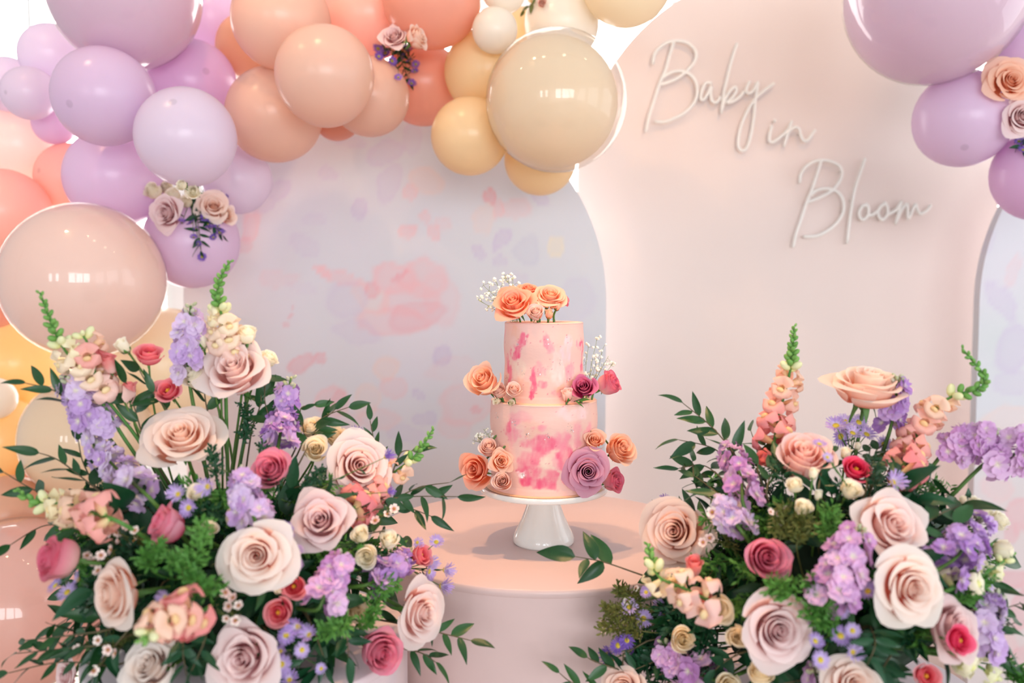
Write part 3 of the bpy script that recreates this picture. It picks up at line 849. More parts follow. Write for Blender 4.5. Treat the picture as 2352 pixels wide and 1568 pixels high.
def rose_template(seed, N, op=1.0, rin=.03, rout=.36, hin=.50, hout=.34, pointed=.5, wave=.012, wmin=58, gp=1.05):
    """petals of a rose of unit diameter, axis +z, foot at the origin -> [(mesh, t)]"""
    r = random.Random(seed)
    out = []
    for i in range(N):
        t = i / (N - 1)
        phi = i * 2.39996 + r.uniform(-.35, .35)
        rho = rin + (rout - rin) * t ** gp * r.uniform(.93, 1.07)
        zt = hin + (hout - hin) * t ** 1.7 + .05 * math.sin(PI * t) + r.uniform(-.02, .02)
        W = math.radians(118 + (wmin - 118) * t ** .5) * r.uniform(.92, 1.08)
        roll = (.25 + .75 * op) * min(1, .15 + 1.1 * t) * r.uniform(.7, 1.25)      # how far the rim turns outwards
        lean = op * .10 * t ** 1.8
        close = .70 + .30 * min(1, t * 1.6)
        prof = ((.03, .0), (rho * 1.10 + .06 * t + .02, .01 + .12 * (1 - t)), (rho * (.90 + .08 * t), zt * .80), (rho * close + lean, zt))
        ox, oy = .030 * (1 - t) * math.cos(seed), .030 * (1 - t) * math.sin(seed)
        ph = r.uniform(0, 6.3); tw = r.uniform(.7, 1.25); pt = pointed * t * r.uniform(.3, 1.3); tilt = r.uniform(-.06, .06) * t
        def fn(u, v, W=W, prof=prof, phi=phi, ph=ph, tw=tw, pt=pt, t=t, tilt=tilt, roll=roll, ox=ox, oy=oy):
            s = 2 * u - 1
            w = W * (.42 + .58 * math.sin(min(1.0, v * 1.35) * PI / 2)) * (1 - .10 * pt * max(0, v - .6) * 2.5)
            ve = v * (1 - (.09 + .09 * t) * abs(s) ** 2.4)
            k = max(0.0, (v - .66) / .34)
            rr, z = bez(prof, min(ve, .92) + max(0, ve - .92) * .6)
            c = math.exp(-(s / .30) ** 2)
            rl = roll * (1 - .35 * abs(s) ** 2 + .45 * pt * c)
            rr += .085 * rl * k ** 1.6
            z -= .055 * rl * k ** 2.4
            rr += .07 * pt * c * k * k; z += .02 * pt * c * k
            rr += .024 * s * tw * (.35 + t) * v ** .6                    # each petal overlaps the next
            rr += wave * math.sin(3.1 * s + ph) * v * v * (.3 + t)
            z += wave * .9 * math.sin(4.3 * s + ph * 1.7) * v * v * (.3 + t) + tilt * s * v
            rr -= .06 * pt * s * s * k * (1 - .3 * op)
            a = phi + s * w
            return (rr * math.cos(a) + ox * v, rr * math.sin(a) + oy * v, z)
        out.append((petal_mesh('petal', fn, 10, 9), t))
    return out

def calyx_mesh(seed, spread=.5):
    r = random.Random(seed)
    mb = MB()
    mb.blob((0, 0, -.03), .065, 10, 6, (1, 1, 1.1))
    for k in range(5):
        a = 2 * PI * k / 5 + r.uniform(-.2, .2); sp = spread * r.uniform(.7, 1.4)
        def fn(u, v, a=a, sp=sp):
            s = 2 * u - 1; w = .055 * (1 - v) ** .7 * (1 + .4 * v)
            rr = .05 + .14 * v; z = .02 + .10 * v - sp * v * v * .22
            return (rr * math.cos(a) - s * w * math.sin(a), rr * math.sin(a) + s * w * math.cos(a), z - .02 * s * s)
        v, f, u = grid(2, 5, fn)
        mb.add(v, f, u)
    return mb.mesh('calyx')

def bud_calyx_mesh():
    """sepals hugging the lower half of a bud"""
    mb = MB(); mb.blob((0, 0, -.02), .075, 10, 6)
    for k in range(5):
        a = 2 * PI * k / 5
        def fn(u, v, a=a):
            s = 2 * u - 1; w = .62 * (1 - v) ** .8
            rr = .02 + .30 * math.sin(min(1, v * 1.5) * PI / 2) * (1 - .25 * v); z = -.01 + .42 * v
            aa = a + s * w
            return (rr * math.cos(aa), rr * math.sin(aa), z)
        v, f, u = grid(4, 5, fn)
        mb.add(v, f, u)
    return mb.mesh('calyx')

T_ROSE = [rose_template(11, 21, 1.0, hin=.46, hout=.28), rose_template(12, 19, .9, rout=.36, hin=.46, hout=.30, pointed=1.0), rose_template(13, 22, 1.1, rin=.025, rout=.36, hin=.44, hout=.24, pointed=.7)]
T_CUP = [rose_template(21, 15, .5, rin=.03, rout=.34, hin=.60, hout=.52, pointed=.6, wmin=68), rose_template(22, 14, .65, rin=.035, rout=.34, hin=.56, hout=.45, pointed=1.2, wmin=66)]
T_SPRAY = [rose_template(31, 18, .35, rin=.025, rout=.33, hin=.68, hout=.52, pointed=.2, wave=.022, gp=1.1, wmin=66), rose_template(32, 20, .5, rin=.025, rout=.34, hin=.64, hout=.46, pointed=.3, wave=.03, gp=1.1, wmin=64)]
T_BUD = [rose_template(41, 8, .22, rin=.05, rout=.30, hin=.84, hout=.76, pointed=.6, wmin=76)]
T_LIS = [rose_template(51, 8, .6, rin=.20, rout=.36, hin=.50, hout=.46, pointed=.2, wave=.03, wmin=60), rose_template(52, 9, .9, rin=.17, rout=.36, hin=.46, hout=.38, pointed=.2, wave=.035, wmin=56)]
T_LISBELL = [rose_template(61, 6, .35, rin=.20, rout=.30, hin=.90, hout=.84, pointed=.8, wave=.035, wmin=64)]
CALYX = [calyx_mesh(1, .9), calyx_mesh(2, 1.5)]
BUDCAL = bud_calyx_mesh()
def stamen_mesh():
    mb = MB(); mb.blob((0, 0, .30), .05, 8, 6, (1, 1, 1.8))
    for k in range(5):
        a = 2 * PI * k / 5
        mb.tube([(0, 0, .12), (.06 * math.cos(a), .06 * math.sin(a), .28)], .008, 5)
        mb.blob((.06 * math.cos(a), .06 * math.sin(a), .30), .024, 6, 4, (1, 1, 1.6))
    return mb.mesh('stamen')
STAMEN = stamen_mesh()

# ---- flower and leaf materials
M_STEM = mat_leaf('stem_green', (92, 128, 52), (66, 104, 44), .5, .05)
M_CALYX = mat_leaf('calyx_green', (96, 138, 62), (58, 104, 48), .5, .1)
M_STEMD = mat_plain('twig_brown', (84, 74, 46), .6)
M_RUSCUS = mat_leaf('ruscus_leaf', (14, 54, 28), (44, 88, 42), .38, .10)
M_DARK = mat_leaf('dark_leaf', (12, 50, 30), (32, 84, 50), .40, .08)
M_BRIGHT = mat_leaf('bright_leaf', (52, 112, 40), (98, 150, 66), .5, .2)
M_OLIVE = mat_leaf('olive_leaf', (74, 92, 40), (112, 112, 56), .5, .15)
M_STAMEN = mat_plain('stamen_yellow', (222, 168, 48), .6)
RC = {   # inner petals, outer petals, rim, amount of rim colour, foot of the petal
 'blush': mat_petal('petal_blush', (250, 216, 208), (249, 230, 225), (251, 240, 236), .6, base=(240, 178, 168)),
 'peach': mat_petal('petal_peach', (251, 216, 196), (250, 230, 218), (252, 240, 232), .6, base=(246, 172, 140)),
 'creampeach': mat_petal('petal_cream_peach', (251, 216, 202), (250, 237, 226), (252, 245, 238), .6, base=(246, 150, 128)),
 'mauvepink': mat_petal('petal_mauve_pink', (240, 206, 206), (245, 220, 218), (249, 232, 230), .6, base=(228, 174, 174)),
 'dusty': mat_petal('petal_dusty', (240, 208, 208), (247, 225, 222), (250, 236, 234), .6, base=(222, 168, 172)),
 'pink': mat_petal('petal_pink', (238, 158, 180), (247, 188, 204), (234, 76, 120), .48, base=(212, 92, 126)),
 'magenta': mat_petal('petal_magenta', (236, 142, 166), (240, 158, 176), (216, 52, 98), .5, base=(246, 210, 204)),
 'dustypeach': mat_petal('petal_dusty_peach', (244, 204, 188), (248, 220, 206), (250, 230, 218), .6, base=(226, 160, 136)),
 'pinkblush': mat_petal('petal_pink_blush', (248, 204, 194), (249, 212, 204), (251, 232, 226), .6, base=(238, 168, 156)),
 'greywhite': mat_petal('petal_grey_white', (238, 224, 216), (244, 234, 227), (247, 240, 234), .6, base=(216, 190, 180)),
 'cream': mat_petal('petal_cream', (254, 247, 226), (254, 248, 231), (254, 250, 238), .5, base=(254, 244, 214)),
 'apricot': mat_petal('petal_apricot', (254, 238, 206), (254, 240, 212), (254, 245, 224), .5, base=(253, 234, 196)),
 'coral': mat_petal('petal_coral', (244, 122, 136), (249, 160, 164), (251, 184, 186), .4, base=(228, 78, 100)),
 'hotpink': mat_petal('petal_hot_pink', (232, 56, 104), (247, 100, 138), (250, 140, 166), .3, base=(196, 10, 60)),
 'liscoral': mat_petal('petal_lisianthus_coral', (244, 146, 144), (248, 176, 170), (248, 160, 168), .4, base=(251, 220, 212)),
 'orange': mat_petal('petal_orange', (251, 172, 136), (250, 186, 160), (252, 202, 180), .5, base=(247, 138, 90)),
 'orangepeach': mat_petal('petal_orange_peach', (252, 192, 156), (251, 208, 182), (252, 222, 202), .5, base=(248, 158, 106)),
 'palepink': mat_petal('petal_pale_pink', (249, 210, 194), (250, 226, 216), (252, 234, 228), .4, base=(242, 176, 152)),
 'mauve': mat_petal('petal_mauve', (206, 136, 166), (222, 164, 188), (232, 184, 204), .5, base=(158, 70, 112)),
 'magmauve': mat_petal('petal_magenta_mauve', (204, 84, 128), (220, 120, 160), (230, 150, 180), .4, base=(160, 30, 80)),
}
SEQ = [0]
HEADS = []          # (foot, inverse rotation, size, radius per height bin, height) of every flower head
SOLIDS = [(TABLE.x, TABLE.y, .331, 0, TZ), (-.40, 1.285, .2385, 0, LZ), (.50, 1.27, .2015, 0, RZ), (CK.x, CK.y, .058, TZ, TZ + .02), (CK.x, CK.y, .035, TZ, TZ + .095), (CK.x, CK.y, .1195, TZ + .095, TZ + .11), (CK.x, CK.y, .0995, TZ + .11, Z2), (CK.x, CK.y, .0737, Z2, Z1)]
PROF = {}
def head_profile(tm):
    key = id(tm)
    if key not in PROF:
        v = np.vstack([np.array([q.co[:] for q in me.vertices]) for me, t in tm])
        zt = v[:, 2].max(); r = np.hypot(v[:, 0], v[:, 1]); b = np.clip((v[:, 2] / zt * 8).astype(int), 0, 7)
        PROF[key] = (np.array([np.percentile(r[b == k], 88) * .94 if (b == k).any() else 0 for k in range(8)]), zt * .95)
    return PROF[key]
def bumps(pts, skip=None):
    """how many of the points lie inside a flower head, a balloon, the cake, its stand or a pedestal"""
    pts = np.asarray(pts, float)
    lo, hi = pts.min(0), pts.max(0); mid = (lo + hi) / 2; ext = np.linalg.norm(hi - lo) / 2
    n = 0
    for h in HEADS:
        if h is skip: continue
        d = mid - h[0]
        if d[0] * d[0] + d[1] * d[1] + d[2] * d[2] > (ext + h[2]) ** 2: continue
        l = (pts - h[0]) @ h[1].T / h[2]
        z = l[:, 2]; ok = (z > .02) & (z < h[4])
        if ok.any():
            b = np.clip((z / h[4] * 8).astype(int), 0, 7)
            n += int((ok & (np.hypot(l[:, 0], l[:, 1]) < h[3][b])).sum())
    for (x, y, r, z0, z1_) in SOLIDS:
        n += int(((pts[:, 2] > z0) & (pts[:, 2] < z1_ - .0005) & ((pts[:, 0] - x) ** 2 + (pts[:, 1] - y) ** 2 < r * r)).sum())
    if hi[1] > 1.8:
        for c, r in BALLS:
            n += int((((pts - np.array(c)) ** 2).sum(1) < (r - .002) ** 2).sum())
    return n
def mverts(me, _c={}):
    if me.name not in _c: _c[me.name] = np.array([v.co[:] for v in me.vertices])
    return _c[me.name]
PENDING = []
def flush_stems():
    for args in PENDING: add_stem(*args)
    PENDING.clear()
def facing(az, el):
    az, el = math.radians(az), math.radians(el)
    return Vector((math.sin(az) * math.cos(el), -math.cos(az) * math.cos(el), math.sin(el)))

def curve_pts(a, ta, b, tb, n=8):
    out = []
    for k in range(n + 1):
        t = k / n; s = 1 - t
        out.append(a * s ** 3 + (a + ta) * 3 * s * s * t + (b + tb) * 3 * s * t * t + b * t ** 3)
    return out

def clear_route(make, n=14, skip=None):
    """the first of several routes that runs through nothing, else the clearest one"""
    best = None
    for k in range(n):
        pts = make(k)
        c = bumps([q.lerp(w, t) for q, w in zip(pts[1:], pts[2:]) for t in (0, .33, .66)], skip)
        if best is None or c < best[0]: best = (c, pts)
        if c == 0: break
    return best[1]

def add_stem(e, q, head, d, foot, r, mat, r1=None, name='stem', hd=None):
    """a stem from the flower head to its foot, as a part of the flower"""
    L = (foot - head).length
    rs = random.Random(int(head.x * 9e5) + int(head.z * 7e5))
    low = max(0, foot.z + .02 - head.z)
    def make(k):
        w = Vector((rs.uniform(-.06, .06), rs.uniform(-.02, .10), rs.uniform(-.02, .05))) * (k > 0)
        w2 = Vector((rs.uniform(-.05, .05), rs.uniform(-.03, .06), rs.uniform(0, .05))) * (k > 0)
        return curve_pts(head, -d * L * .35 + w + Vector((0, 0, low * 1.2)), foot, (head - foot) * .2 + Vector((0, 0, .02 + low * .8)) + w2, 9)
    pts = clear_route(make, 18 if L > .08 else 1, hd)
    inv = q.inverted()
    loc = [inv @ (p - e.location) for p in pts]
    mb = MB(); mb.tube(loc, r, 6, r1)
    return link(name, mb.mesh(name), e, mat)

def flower(px, py, dpx, Y, az, el, tmpl, mat, name, label, cat, group=None, foot=None, calyx=True, stamen=False, off=.26, stem_r=.0028, squash=1.0, bud=False, spread=True):
    SEQ[0] += 1
    rr = random.Random(SEQ[0] * 17)
    tm = tmpl[SEQ[0] % len(tmpl)]
    D = dpx * Y / F * (1.08 if tmpl is T_ROSE else 1.16)
    d = facing(az, el)
    c = at(px, py, Y)
    base = c - d * D * off
    q = d.to_track_quat('Z', 'Y') @ Matrix.Rotation(rr.uniform(0, 6.28), 3, 'Z').to_quaternion()
    e = empty(name, base, label, cat, group)
    e.rotation_mode = 'QUATERNION'; e.rotation_quaternion = q
    prof, zh = head_profile(tm)
    hd = (np.array(base), np.array(q.inverted().to_matrix()), D, prof, zh)
    HEADS.append(hd)
    for me, t in tm:
        o = link('petal', me, e, RC[mat] if isinstance(mat, str) else mat)
        o.scale = (D, D, D * squash)
        o.color = (t, t, t, 1)
    if bud:
        o = link('calyx', BUDCAL, e, M_CALYX); o.scale = (D, D, D)
    elif calyx:
        o = link('calyx', CALYX[SEQ[0] % 2], e, M_CALYX); o.scale = (D, D, D)
    if stamen:
        o = link('stamen', STAMEN, e, M_STAMEN); o.scale = (D, D, D)
    if foot is not None:
        jig = Vector((rr.uniform(-.03, .03), rr.uniform(-.03, .03), rr.uniform(-.02, .02)))
        PENDING.append((e, q, base - d * D * .03, d, foot + (jig if spread else Vector()), stem_r, M_STEM, stem_r * 1.1, 'stem', hd))
    return e

# ---- leaves
def leaf_mesh(seed, w=.26, bend=.25, fold=.12):
    def fn(u, v):
        s = 2 * u - 1
        ww = w * math.sin(PI * min(1, v ** .8)) ** .85 * (1 - .25 * v)
        x = s * ww * .5
        z = -bend * v * v + fold * abs(s) * ww + .02 * math.sin(7 * v + seed) * abs(s)
        return (x, v, z)
    v, f, u = grid(4, 8, fn)
    return mesh('leaf', v, f, None, u)
LEAF = [leaf_mesh(1, .40, .22), leaf_mesh(2, .35, .42), leaf_mesh(3, .44, .08), leaf_mesh(4, .34, -.2)]
BIGLEAF = [leaf_mesh(5, .55, .25, .15), leaf_mesh(6, .48, .45, .2)]
NLEAF = leaf_mesh(7, .12, .25, .1)

def frame(d, up):
    """rotation with local y along d and local z near up"""
    y = d.normalized()
    z = (up - y * up.dot(y))
    z = z.normalized() if z.length > 1e-5 else y.orthogonal().normalized()
    x = y.cross(z)
    return Matrix((x, y, z)).transposed().to_quaternion()

def sprig(pts, n, leaf_len, name, label, group, foot=None, mat=None, stem_mat=None, leaves=None, ang=(28, 55), start=.1, twist=50, seed=0, stem_r=.0011, pair=False, cat='greenery'):
    """a leafy branch along the world points (foot end first)"""
    rr = random.Random(seed * 31 + 5); rt = random.Random(seed * 57 + 11)
    mat = mat or M_RUSCUS; leaves = leaves or LEAF
    P = smooth_poly(pts, 6)
    e = empty(name, P[0], label, cat, group)
    full = ([foot] if foot is not None else []) + P
    if foot is not None:
        full = clear_route(lambda k: curve_pts(foot, (P[0] - foot) * .4 + Vector((rt.uniform(-.05, .05), rt.uniform(-.03, .06), rt.uniform(-.02, .06))) * (k > 0), P[0], (P[0] - P[1]) * 2 + Vector((rt.uniform(-.05, .05), rt.uniform(-.02, .06), rt.uniform(-.03, .05))) * (k > 0), 6))[:-1] + P
    mb = MB(); mb.tube([p - P[0] for p in full], stem_r * 1.5, 5, stem_r * .6)
    link('stem', mb.mesh('stem'), e, stem_mat or M_STEMD)
    cum = [0]
    for a, b in zip(P, P[1:]): cum.append(cum[-1] + (b - a).length)
    side = 1
    for k in range(n):
        t = start + (1 - start) * (k + .5) / n if k < n - 1 else 1.0
        s = t * cum[-1]
        i = max(0, min(len(P) - 2, next((j for j in range(len(cum) - 1) if cum[j + 1] >= s), len(P) - 2)))
        p = P[i].lerp(P[i + 1], (s - cum[i]) / max(1e-6, cum[i + 1] - cum[i]))
        d = (P[i + 1] - P[i]).normalized()
        view = Vector((p.x, p.y, p.z - CAMZ)).normalized()
        nrm = (-view * .8 + Vector((0, 0, .5)) + Vector((rr.uniform(-.4, .4), 0, rr.uniform(-.3, .3)))).normalized()
        sidev = d.cross(nrm).normalized() * side
        a = math.radians(rr.uniform(*ang)) if k < n - 1 else math.radians(rr.uniform(-8, 8))
        ld = d * math.cos(a) + sidev * math.sin(a) + Vector((rr.uniform(-.15, .15), rr.uniform(-.25, .25), rr.uniform(-.15, .1)))
        q = frame(ld, nrm) @ Matrix.Rotation(math.radians(rr.uniform(-twist, twist)), 3, 'Y').to_quaternion()
        me = leaves[rr.randrange(len(leaves))]
        L = leaf_len * rr.uniform(.75, 1.15)
        lv = mverts(me); best = None
        for tr in range(26):
            if tr:
                a2 = math.radians(rt.uniform(-10, 100)); s2 = rt.choice((-1, 1))
                dd = d * math.cos(a2) + sidev * s2 * math.sin(a2) + Vector((rt.uniform(-.5, .5), rt.uniform(-.6, .3), rt.uniform(-.2, .9)))
                q2 = frame(dd, nrm) @ Matrix.Rotation(math.radians(rt.uniform(-twist, twist)), 3, 'Y').to_quaternion(); L2 = L * (1 if tr < 14 else .65)
            else: q2, L2 = q, L
            nb_ = bumps(lv[5:] * L2 @ np.array(q2.to_matrix()).T + np.array(p))
            if best is None or nb_ < best[0]: best = (nb_, q2, L2)
            if nb_ == 0: break
        q, L = best[1], best[2]
        o = link('leaf', me, e, mat)
        o.location = p - P[0]; o.rotation_mode = 'QUATERNION'; o.rotation_quaternion = q
        o.scale = (L, L, L)
        side = -side
    return e

# ---- stock florets, snapdragons, asters
def frilly(seed, layers=((5, .95, .10, .9), (5, .75, .42, .75)), wave=.07):
    """double floret, axis +z, unit radius"""
    r = random.Random(seed); mb = MB()
    for li, (n, L, rise, w) in enumerate(layers):
        for k in range(n):
            a = 2 * PI * k / n + li * .6 + r.uniform(-.2, .2); ph = r.uniform(0, 6)
            Lk = L * r.uniform(.85, 1.1); rs = rise + r.uniform(-.12, .12)
            def fn(u, v, a=a, ph=ph, Lk=Lk, rs=rs, w=w):
                s = 2 * u - 1
                ww = w * Lk * .62 * (math.sin(min(1, v * 1.1) * PI / 2) ** .8) * (1 - .25 * max(0, v - .75) * 4 * s * s)
                rr_ = Lk * v * (1 - .14 * s * s * v - .08 * math.exp(-(s / .25) ** 2) * v)
                z = rs * Lk * v * (1.5 - v * .7) + wave * math.sin(3 * s + ph) * v + .10 * v * s * s
                x = rr_; y = s * ww
                return (x * math.cos(a) - y * math.sin(a), x * math.sin(a) + y * math.cos(a), z)
            v, f, u = grid(4, 4, fn)
            mb.add(v, f, u)
    return mb.mesh('floret')
FLORET = [frilly(1), frilly(2, ((4, 1.0, .05, .95), (4, .7, .5, .8))), frilly(3, ((5, .9, .25, .9), (4, .62, .7, .8)))]
BUDM = MB().blob((0, 0, .5), .5, 8, 6, (.62, .62, 1)).mesh('bud')
def lil(nm, inner, outer, base=(240, 234, 214)):
    return mat_petal(nm, inner, outer, None, 0, base=base, transl=.36, rng_=(0, .5))
M_STOCK = lil('stock_lilac', (206, 170, 222), (236, 220, 242))
M_STOCKP = lil('stock_orchid', (202, 142, 204), (234, 200, 232))
M_STOCKV = lil('stock_violet', (176, 126, 202), (220, 190, 234))
M_STOCKBUD = mat_leaf('stock_bud', (170, 184, 120), (214, 206, 200), .5, .2)

def path_at(P, cum, s):
    i = max(0, min(len(P) - 2, next((j for j in range(len(cum) - 1) if cum[j + 1] >= s), len(P) - 2)))
    return P[i].lerp(P[i + 1], (s - cum[i]) / max(1e-6, cum[i + 1] - cum[i])), (P[i + 1] - P[i]).normalized()

def spike_base(name, pts, label, cat, group, foot, stem_r, mat):
    P = smooth_poly(pts, 6)
    e = empty(name, P[0], label, cat, group)
    full = P
    if foot is not None:
        rs = random.Random(int(P[0].x * 9e5))
        full = clear_route(lambda k: curve_pts(foot, (P[0] - foot) * .5 + Vector((rs.uniform(-.05, .05), rs.uniform(-.03, .06), rs.uniform(-.02, .06))) * (k > 0), P[0], (P[0] - P[1]) * 4 + Vector((rs.uniform(-.05, .05), rs.uniform(-.02, .08), rs.uniform(-.03, .05))) * (k > 0), 8))[:-1] + P
    mb = MB(); mb.tube([p - P[0] for p in full], stem_r, 7, stem_r * .45)
    link('stem', mb.mesh('stem'), e, mat)
    cum = [0]
    for a, b in zip(P, P[1:]): cum.append(cum[-1] + (b - a).length)
    return e, P, cum

def stock(pts, width, label, group, foot, mat, n=20, seed=0, nb=6, size=.020):
    n = int(n * 1.2)
    rr = random.Random(seed + 99)
    e, P, cum = spike_base('stock_stem', pts, label, 'flower', group, foot, .0035, M_STEM)
    for k in range(n):
        t = k / n * .88
        p, d = path_at(P, cum, t * cum[-1])
        a = k * 2.39996 + rr.uniform(-.4, .4)
        u = d.orthogonal().normalized(); w = d.cross(u)
        o_dir = (u * math.cos(a) + w * math.sin(a) + d * rr.uniform(.1, .6)).normalized()
        rad = width * .5 * (1 - .35 * t) * rr.uniform(.5, .8)
        for tr in range(10):
            if tr:
                a += 1.1; o_dir = (u * math.cos(a) + w * math.sin(a) + d * .4).normalized(); rad *= .95
            if bumps([p + o_dir * rad, p + o_dir * (rad + size * .5)]) == 0: break
        o = link('floret', FLORET[rr.randrange(3)], e, mat)
        o.location = p - P[0] + o_dir * rad
        dd = (o_dir + Vector((0, -.35, .1)) + Vector((rr.uniform(-.3, .3),) * 3)).normalized()
        o.rotation_mode = 'QUATERNION'; o.rotation_quaternion = dd.to_track_quat('Z', 'Y') @ Matrix.Rotation(rr.uniform(0, 6), 3, 'Z').to_quaternion()
        s = size * rr.uniform(.78, 1.1) * (1 - .3 * t)
        o.scale = (s, s, s); c = rr.uniform(0, 1); o.color = (c, c, c, 1)
    for k in range(nb):
        t = .84 + .17 * k / nb
        p, d = path_at(P, cum, min(1, t) * cum[-1])
        a = k * 2.4
        u = d.orthogonal().normalized(); w = d.cross(u)
        o_dir = (u * math.cos(a) + w * math.sin(a) + d * 1.1).normalized()
        o = link('bud', BUDM, e, M_STOCKBUD)
        o.location = p - P[0] + o_dir * .004
        o.rotation_mode = 'QUATERNION'; o.rotation_quaternion = o_dir.to_track_quat('Z', 'Y')
        s = .012 * (1 - .4 * (k / nb)); o.scale = (s, s, s)
    return e

def snap_floret(seed):
    """axis +z points out of the mouth, +y is the upper lip; unit length about 1"""
    r = random.Random(seed); mb = MB()
    def tube(u, v):
        a = 2 * PI * u; R = .10 + .10 * math.sin(v * PI * .6)
        return (R * math.cos(a), R * math.sin(a) * .9, .62 * v)
    v, f, u = grid(10, 4, tube, True)
    mb.add(v, f, [(a, b * .5) for a, b in u])
    def lobe(ang, L, w, back, up=0):
        ph = r.uniform(0, 6)
        def fn(u, v):
            s = 2 * u - 1
            R = .17 + L * math.sin(v * PI * .5)
            z = .55 + .22 * math.sin(v * PI * .75) - back * v * v
            ww = w * (.6 + .6 * math.sin(v * PI * .8)) * s * (1 - .35 * max(0, v - .7) * 3 * s * s) 
            x = R * (1 - .12 * s * s * v); y = ww
            z += .05 * math.sin(3 * s + ph) * v
            return (x * math.cos(ang) - y * math.sin(ang), x * math.sin(ang) + y * math.cos(ang), z)
        v_, f_, u_ = grid(4, 5, fn)
        mb.add(v_, f_, [(a, .4 + b * .6) for a, b in u_])
    for a in (60, 120): lobe(math.radians(a), .52, .30, .22)
    for a in (212, 270, 328): lobe(math.radians(a), .44, .25, .45)
    b0 = len(mb.v)
    mb.blob((0, -.12, .60), .17, 10, 6, (1.2, .8, .9))
    mb.uv[b0:] = [(0, .1)] * (len(mb.v) - b0)
    return mb.mesh('floret')
SNAP = [snap_floret(1), snap_floret(2)]
M_SNAPS = {'peach': mat_petal('snap_peach', (248, 238, 196), (246, 176, 168), None, 0, base=(250, 226, 170), transl=.3, rng_=(0, .6)),
           'pale': mat_petal('snap_pale', (250, 240, 206), (246, 204, 196), None, 0, base=(250, 230, 180), transl=.3, rng_=(0, .6)),
           'yellow': mat_petal('snap_yellow', (240, 240, 196), (250, 240, 214), None, 0, base=(236, 236, 160), transl=.3, rng_=(0, .6)),
           'pink': mat_petal('snap_pink', (248, 214, 190), (242, 146, 152), None, 0, base=(248, 216, 160), transl=.3, rng_=(0, .6))}
M_SNAPBUD = mat_leaf('snap_bud', (88, 150, 64), (140, 184, 96), .5, .15)
M_SNAPSTEM = mat_leaf('snap_stem', (96, 150, 70), (70, 124, 52), .5, .1)

def snapdragon(pts, label, group, foot, key='peach', n=14, nb=12, size=.039, seed=0, fstart=0.0, fend=.6):
    rr = random.Random(seed + 7)
    e, P, cum = spike_base('snapdragon_stem', pts, label, 'flower', group, foot, .0032, M_SNAPSTEM)
    for k in range(n):
        t = fstart + (fend - fstart) * k / n
        p, d = path_at(P, cum, t * cum[-1])
        a = k * 2.2 + rr.uniform(-.4, .4)
        u = d.orthogonal().normalized(); w = d.cross(u)
        o_dir = (u * math.cos(a) + w * math.sin(a) + d * .45).normalized()
        for tr in range(8):
            if tr:
                a += .8; o_dir = (u * math.cos(a) + w * math.sin(a) + d * .45).normalized()
            if bumps([p + o_dir * size * .4, p + o_dir * size * .75]) == 0: break
        yy = d - o_dir * d.dot(o_dir); yy.normalize(); xx = yy.cross(o_dir)
        q = Matrix((xx, yy, o_dir)).transposed().to_quaternion()
        s = size * (1 - .35 * k / n) * rr.uniform(.88, 1.1)
        o = link('floret', SNAP[k % 2], e, M_SNAPS[key])
        o.location = p - P[0] + o_dir * .003; o.rotation_mode = 'QUATERNION'; o.rotation_quaternion = q
        o.scale = (s, s, s); c = max(0, min(1, 1 - k / n + rr.uniform(-.15, .15))); o.color = (c, c, c, 1)
        c_ = link('calyx', BUDM, o, M_SNAPBUD)
        c_.location = (0, 0, -.08); c_.scale = (.34, .34, .30)
    nb = int(nb * 1.7)
    for k in range(nb):
        t = fend + (1 - fend) * (k + .5) / nb
        p, d = path_at(P, cum, t * cum[-1])
        a = k * 2.4
        u = d.orthogonal().normalized(); w = d.cross(u)
        o_dir = (u * math.cos(a) + w * math.sin(a) + d * (.7 + .8 * k / nb)).normalized()
        f = 1 - .65 * k / nb
        o = link('bud', BUDM, e, M_SNAPBUD if k > 2 else M_SNAPS['yellow'])
        s = size * (.42 if k > 2 else .52) * f
        o.location = p - P[0] + o_dir * .0015; o.rotation_mode = 'QUATERNION'; o.rotation_quaternion = o_dir.to_track_quat('Z', 'Y'); o.scale = (s, s, s); o.color = (0, 0, 0, 1)
    return e

def ray_mesh(seed, n=22, w=.10, cup=.18):
    r = random.Random(seed); mb = MB()
    for ring in range(2):
        for k in range(n):
            a = 2 * PI * (k + .5 * ring) / n + r.uniform(-.06, .06); L = (1 - .1 * ring) * r.uniform(.86, 1.05); zz = cup * r.uniform(.5, 1.5) + .05 * ring
            def P(x, y, z): return (x * math.cos(a) - y * math.sin(a), x * math.sin(a) + y * math.cos(a), z)
            v = [P(.18, -.03, 0), P(.18, .03, 0), P(.6 * L, -w * .55, zz * .7), P(.6 * L, w * .55, zz * .7), P(.92 * L, -w * .42, zz), P(.92 * L, w * .42, zz), P(L, 0, zz)]
            mb.add(v, [(0, 2, 3, 1), (2, 4, 5, 3), (4, 6, 5)], [(0, 0), (1, 0), (0, .6), (1, .6), (0, .9), (1, .9), (.5, 1)])
    return mb.mesh('ray_petals')
RAYS = [ray_mesh(1), ray_mesh(2, 20, .12, .3), ray_mesh(3, 18, .11, .8)]
DISC = MB().blob((0, 0, .04), .30, 10, 6, (1, 1, .5)).mesh('disc')
M_RAY = mat_petal('aster_rays', (176, 146, 212), (206, 184, 230), None, 0, base=(232, 220, 238), transl=.25, rng_=(0, .6))
M_RAYV = mat_petal('aster_rays_violet', (104, 70, 168), (142, 108, 198), None, 0, base=(170, 140, 210), transl=.25, rng_=(0, .6))
M_DISC = mat_plain('aster_disc', (206, 178, 52), .7, noise=.15, scale=60)
M_DISCD = mat_plain('aster_disc_olive', (150, 140, 50), .7)

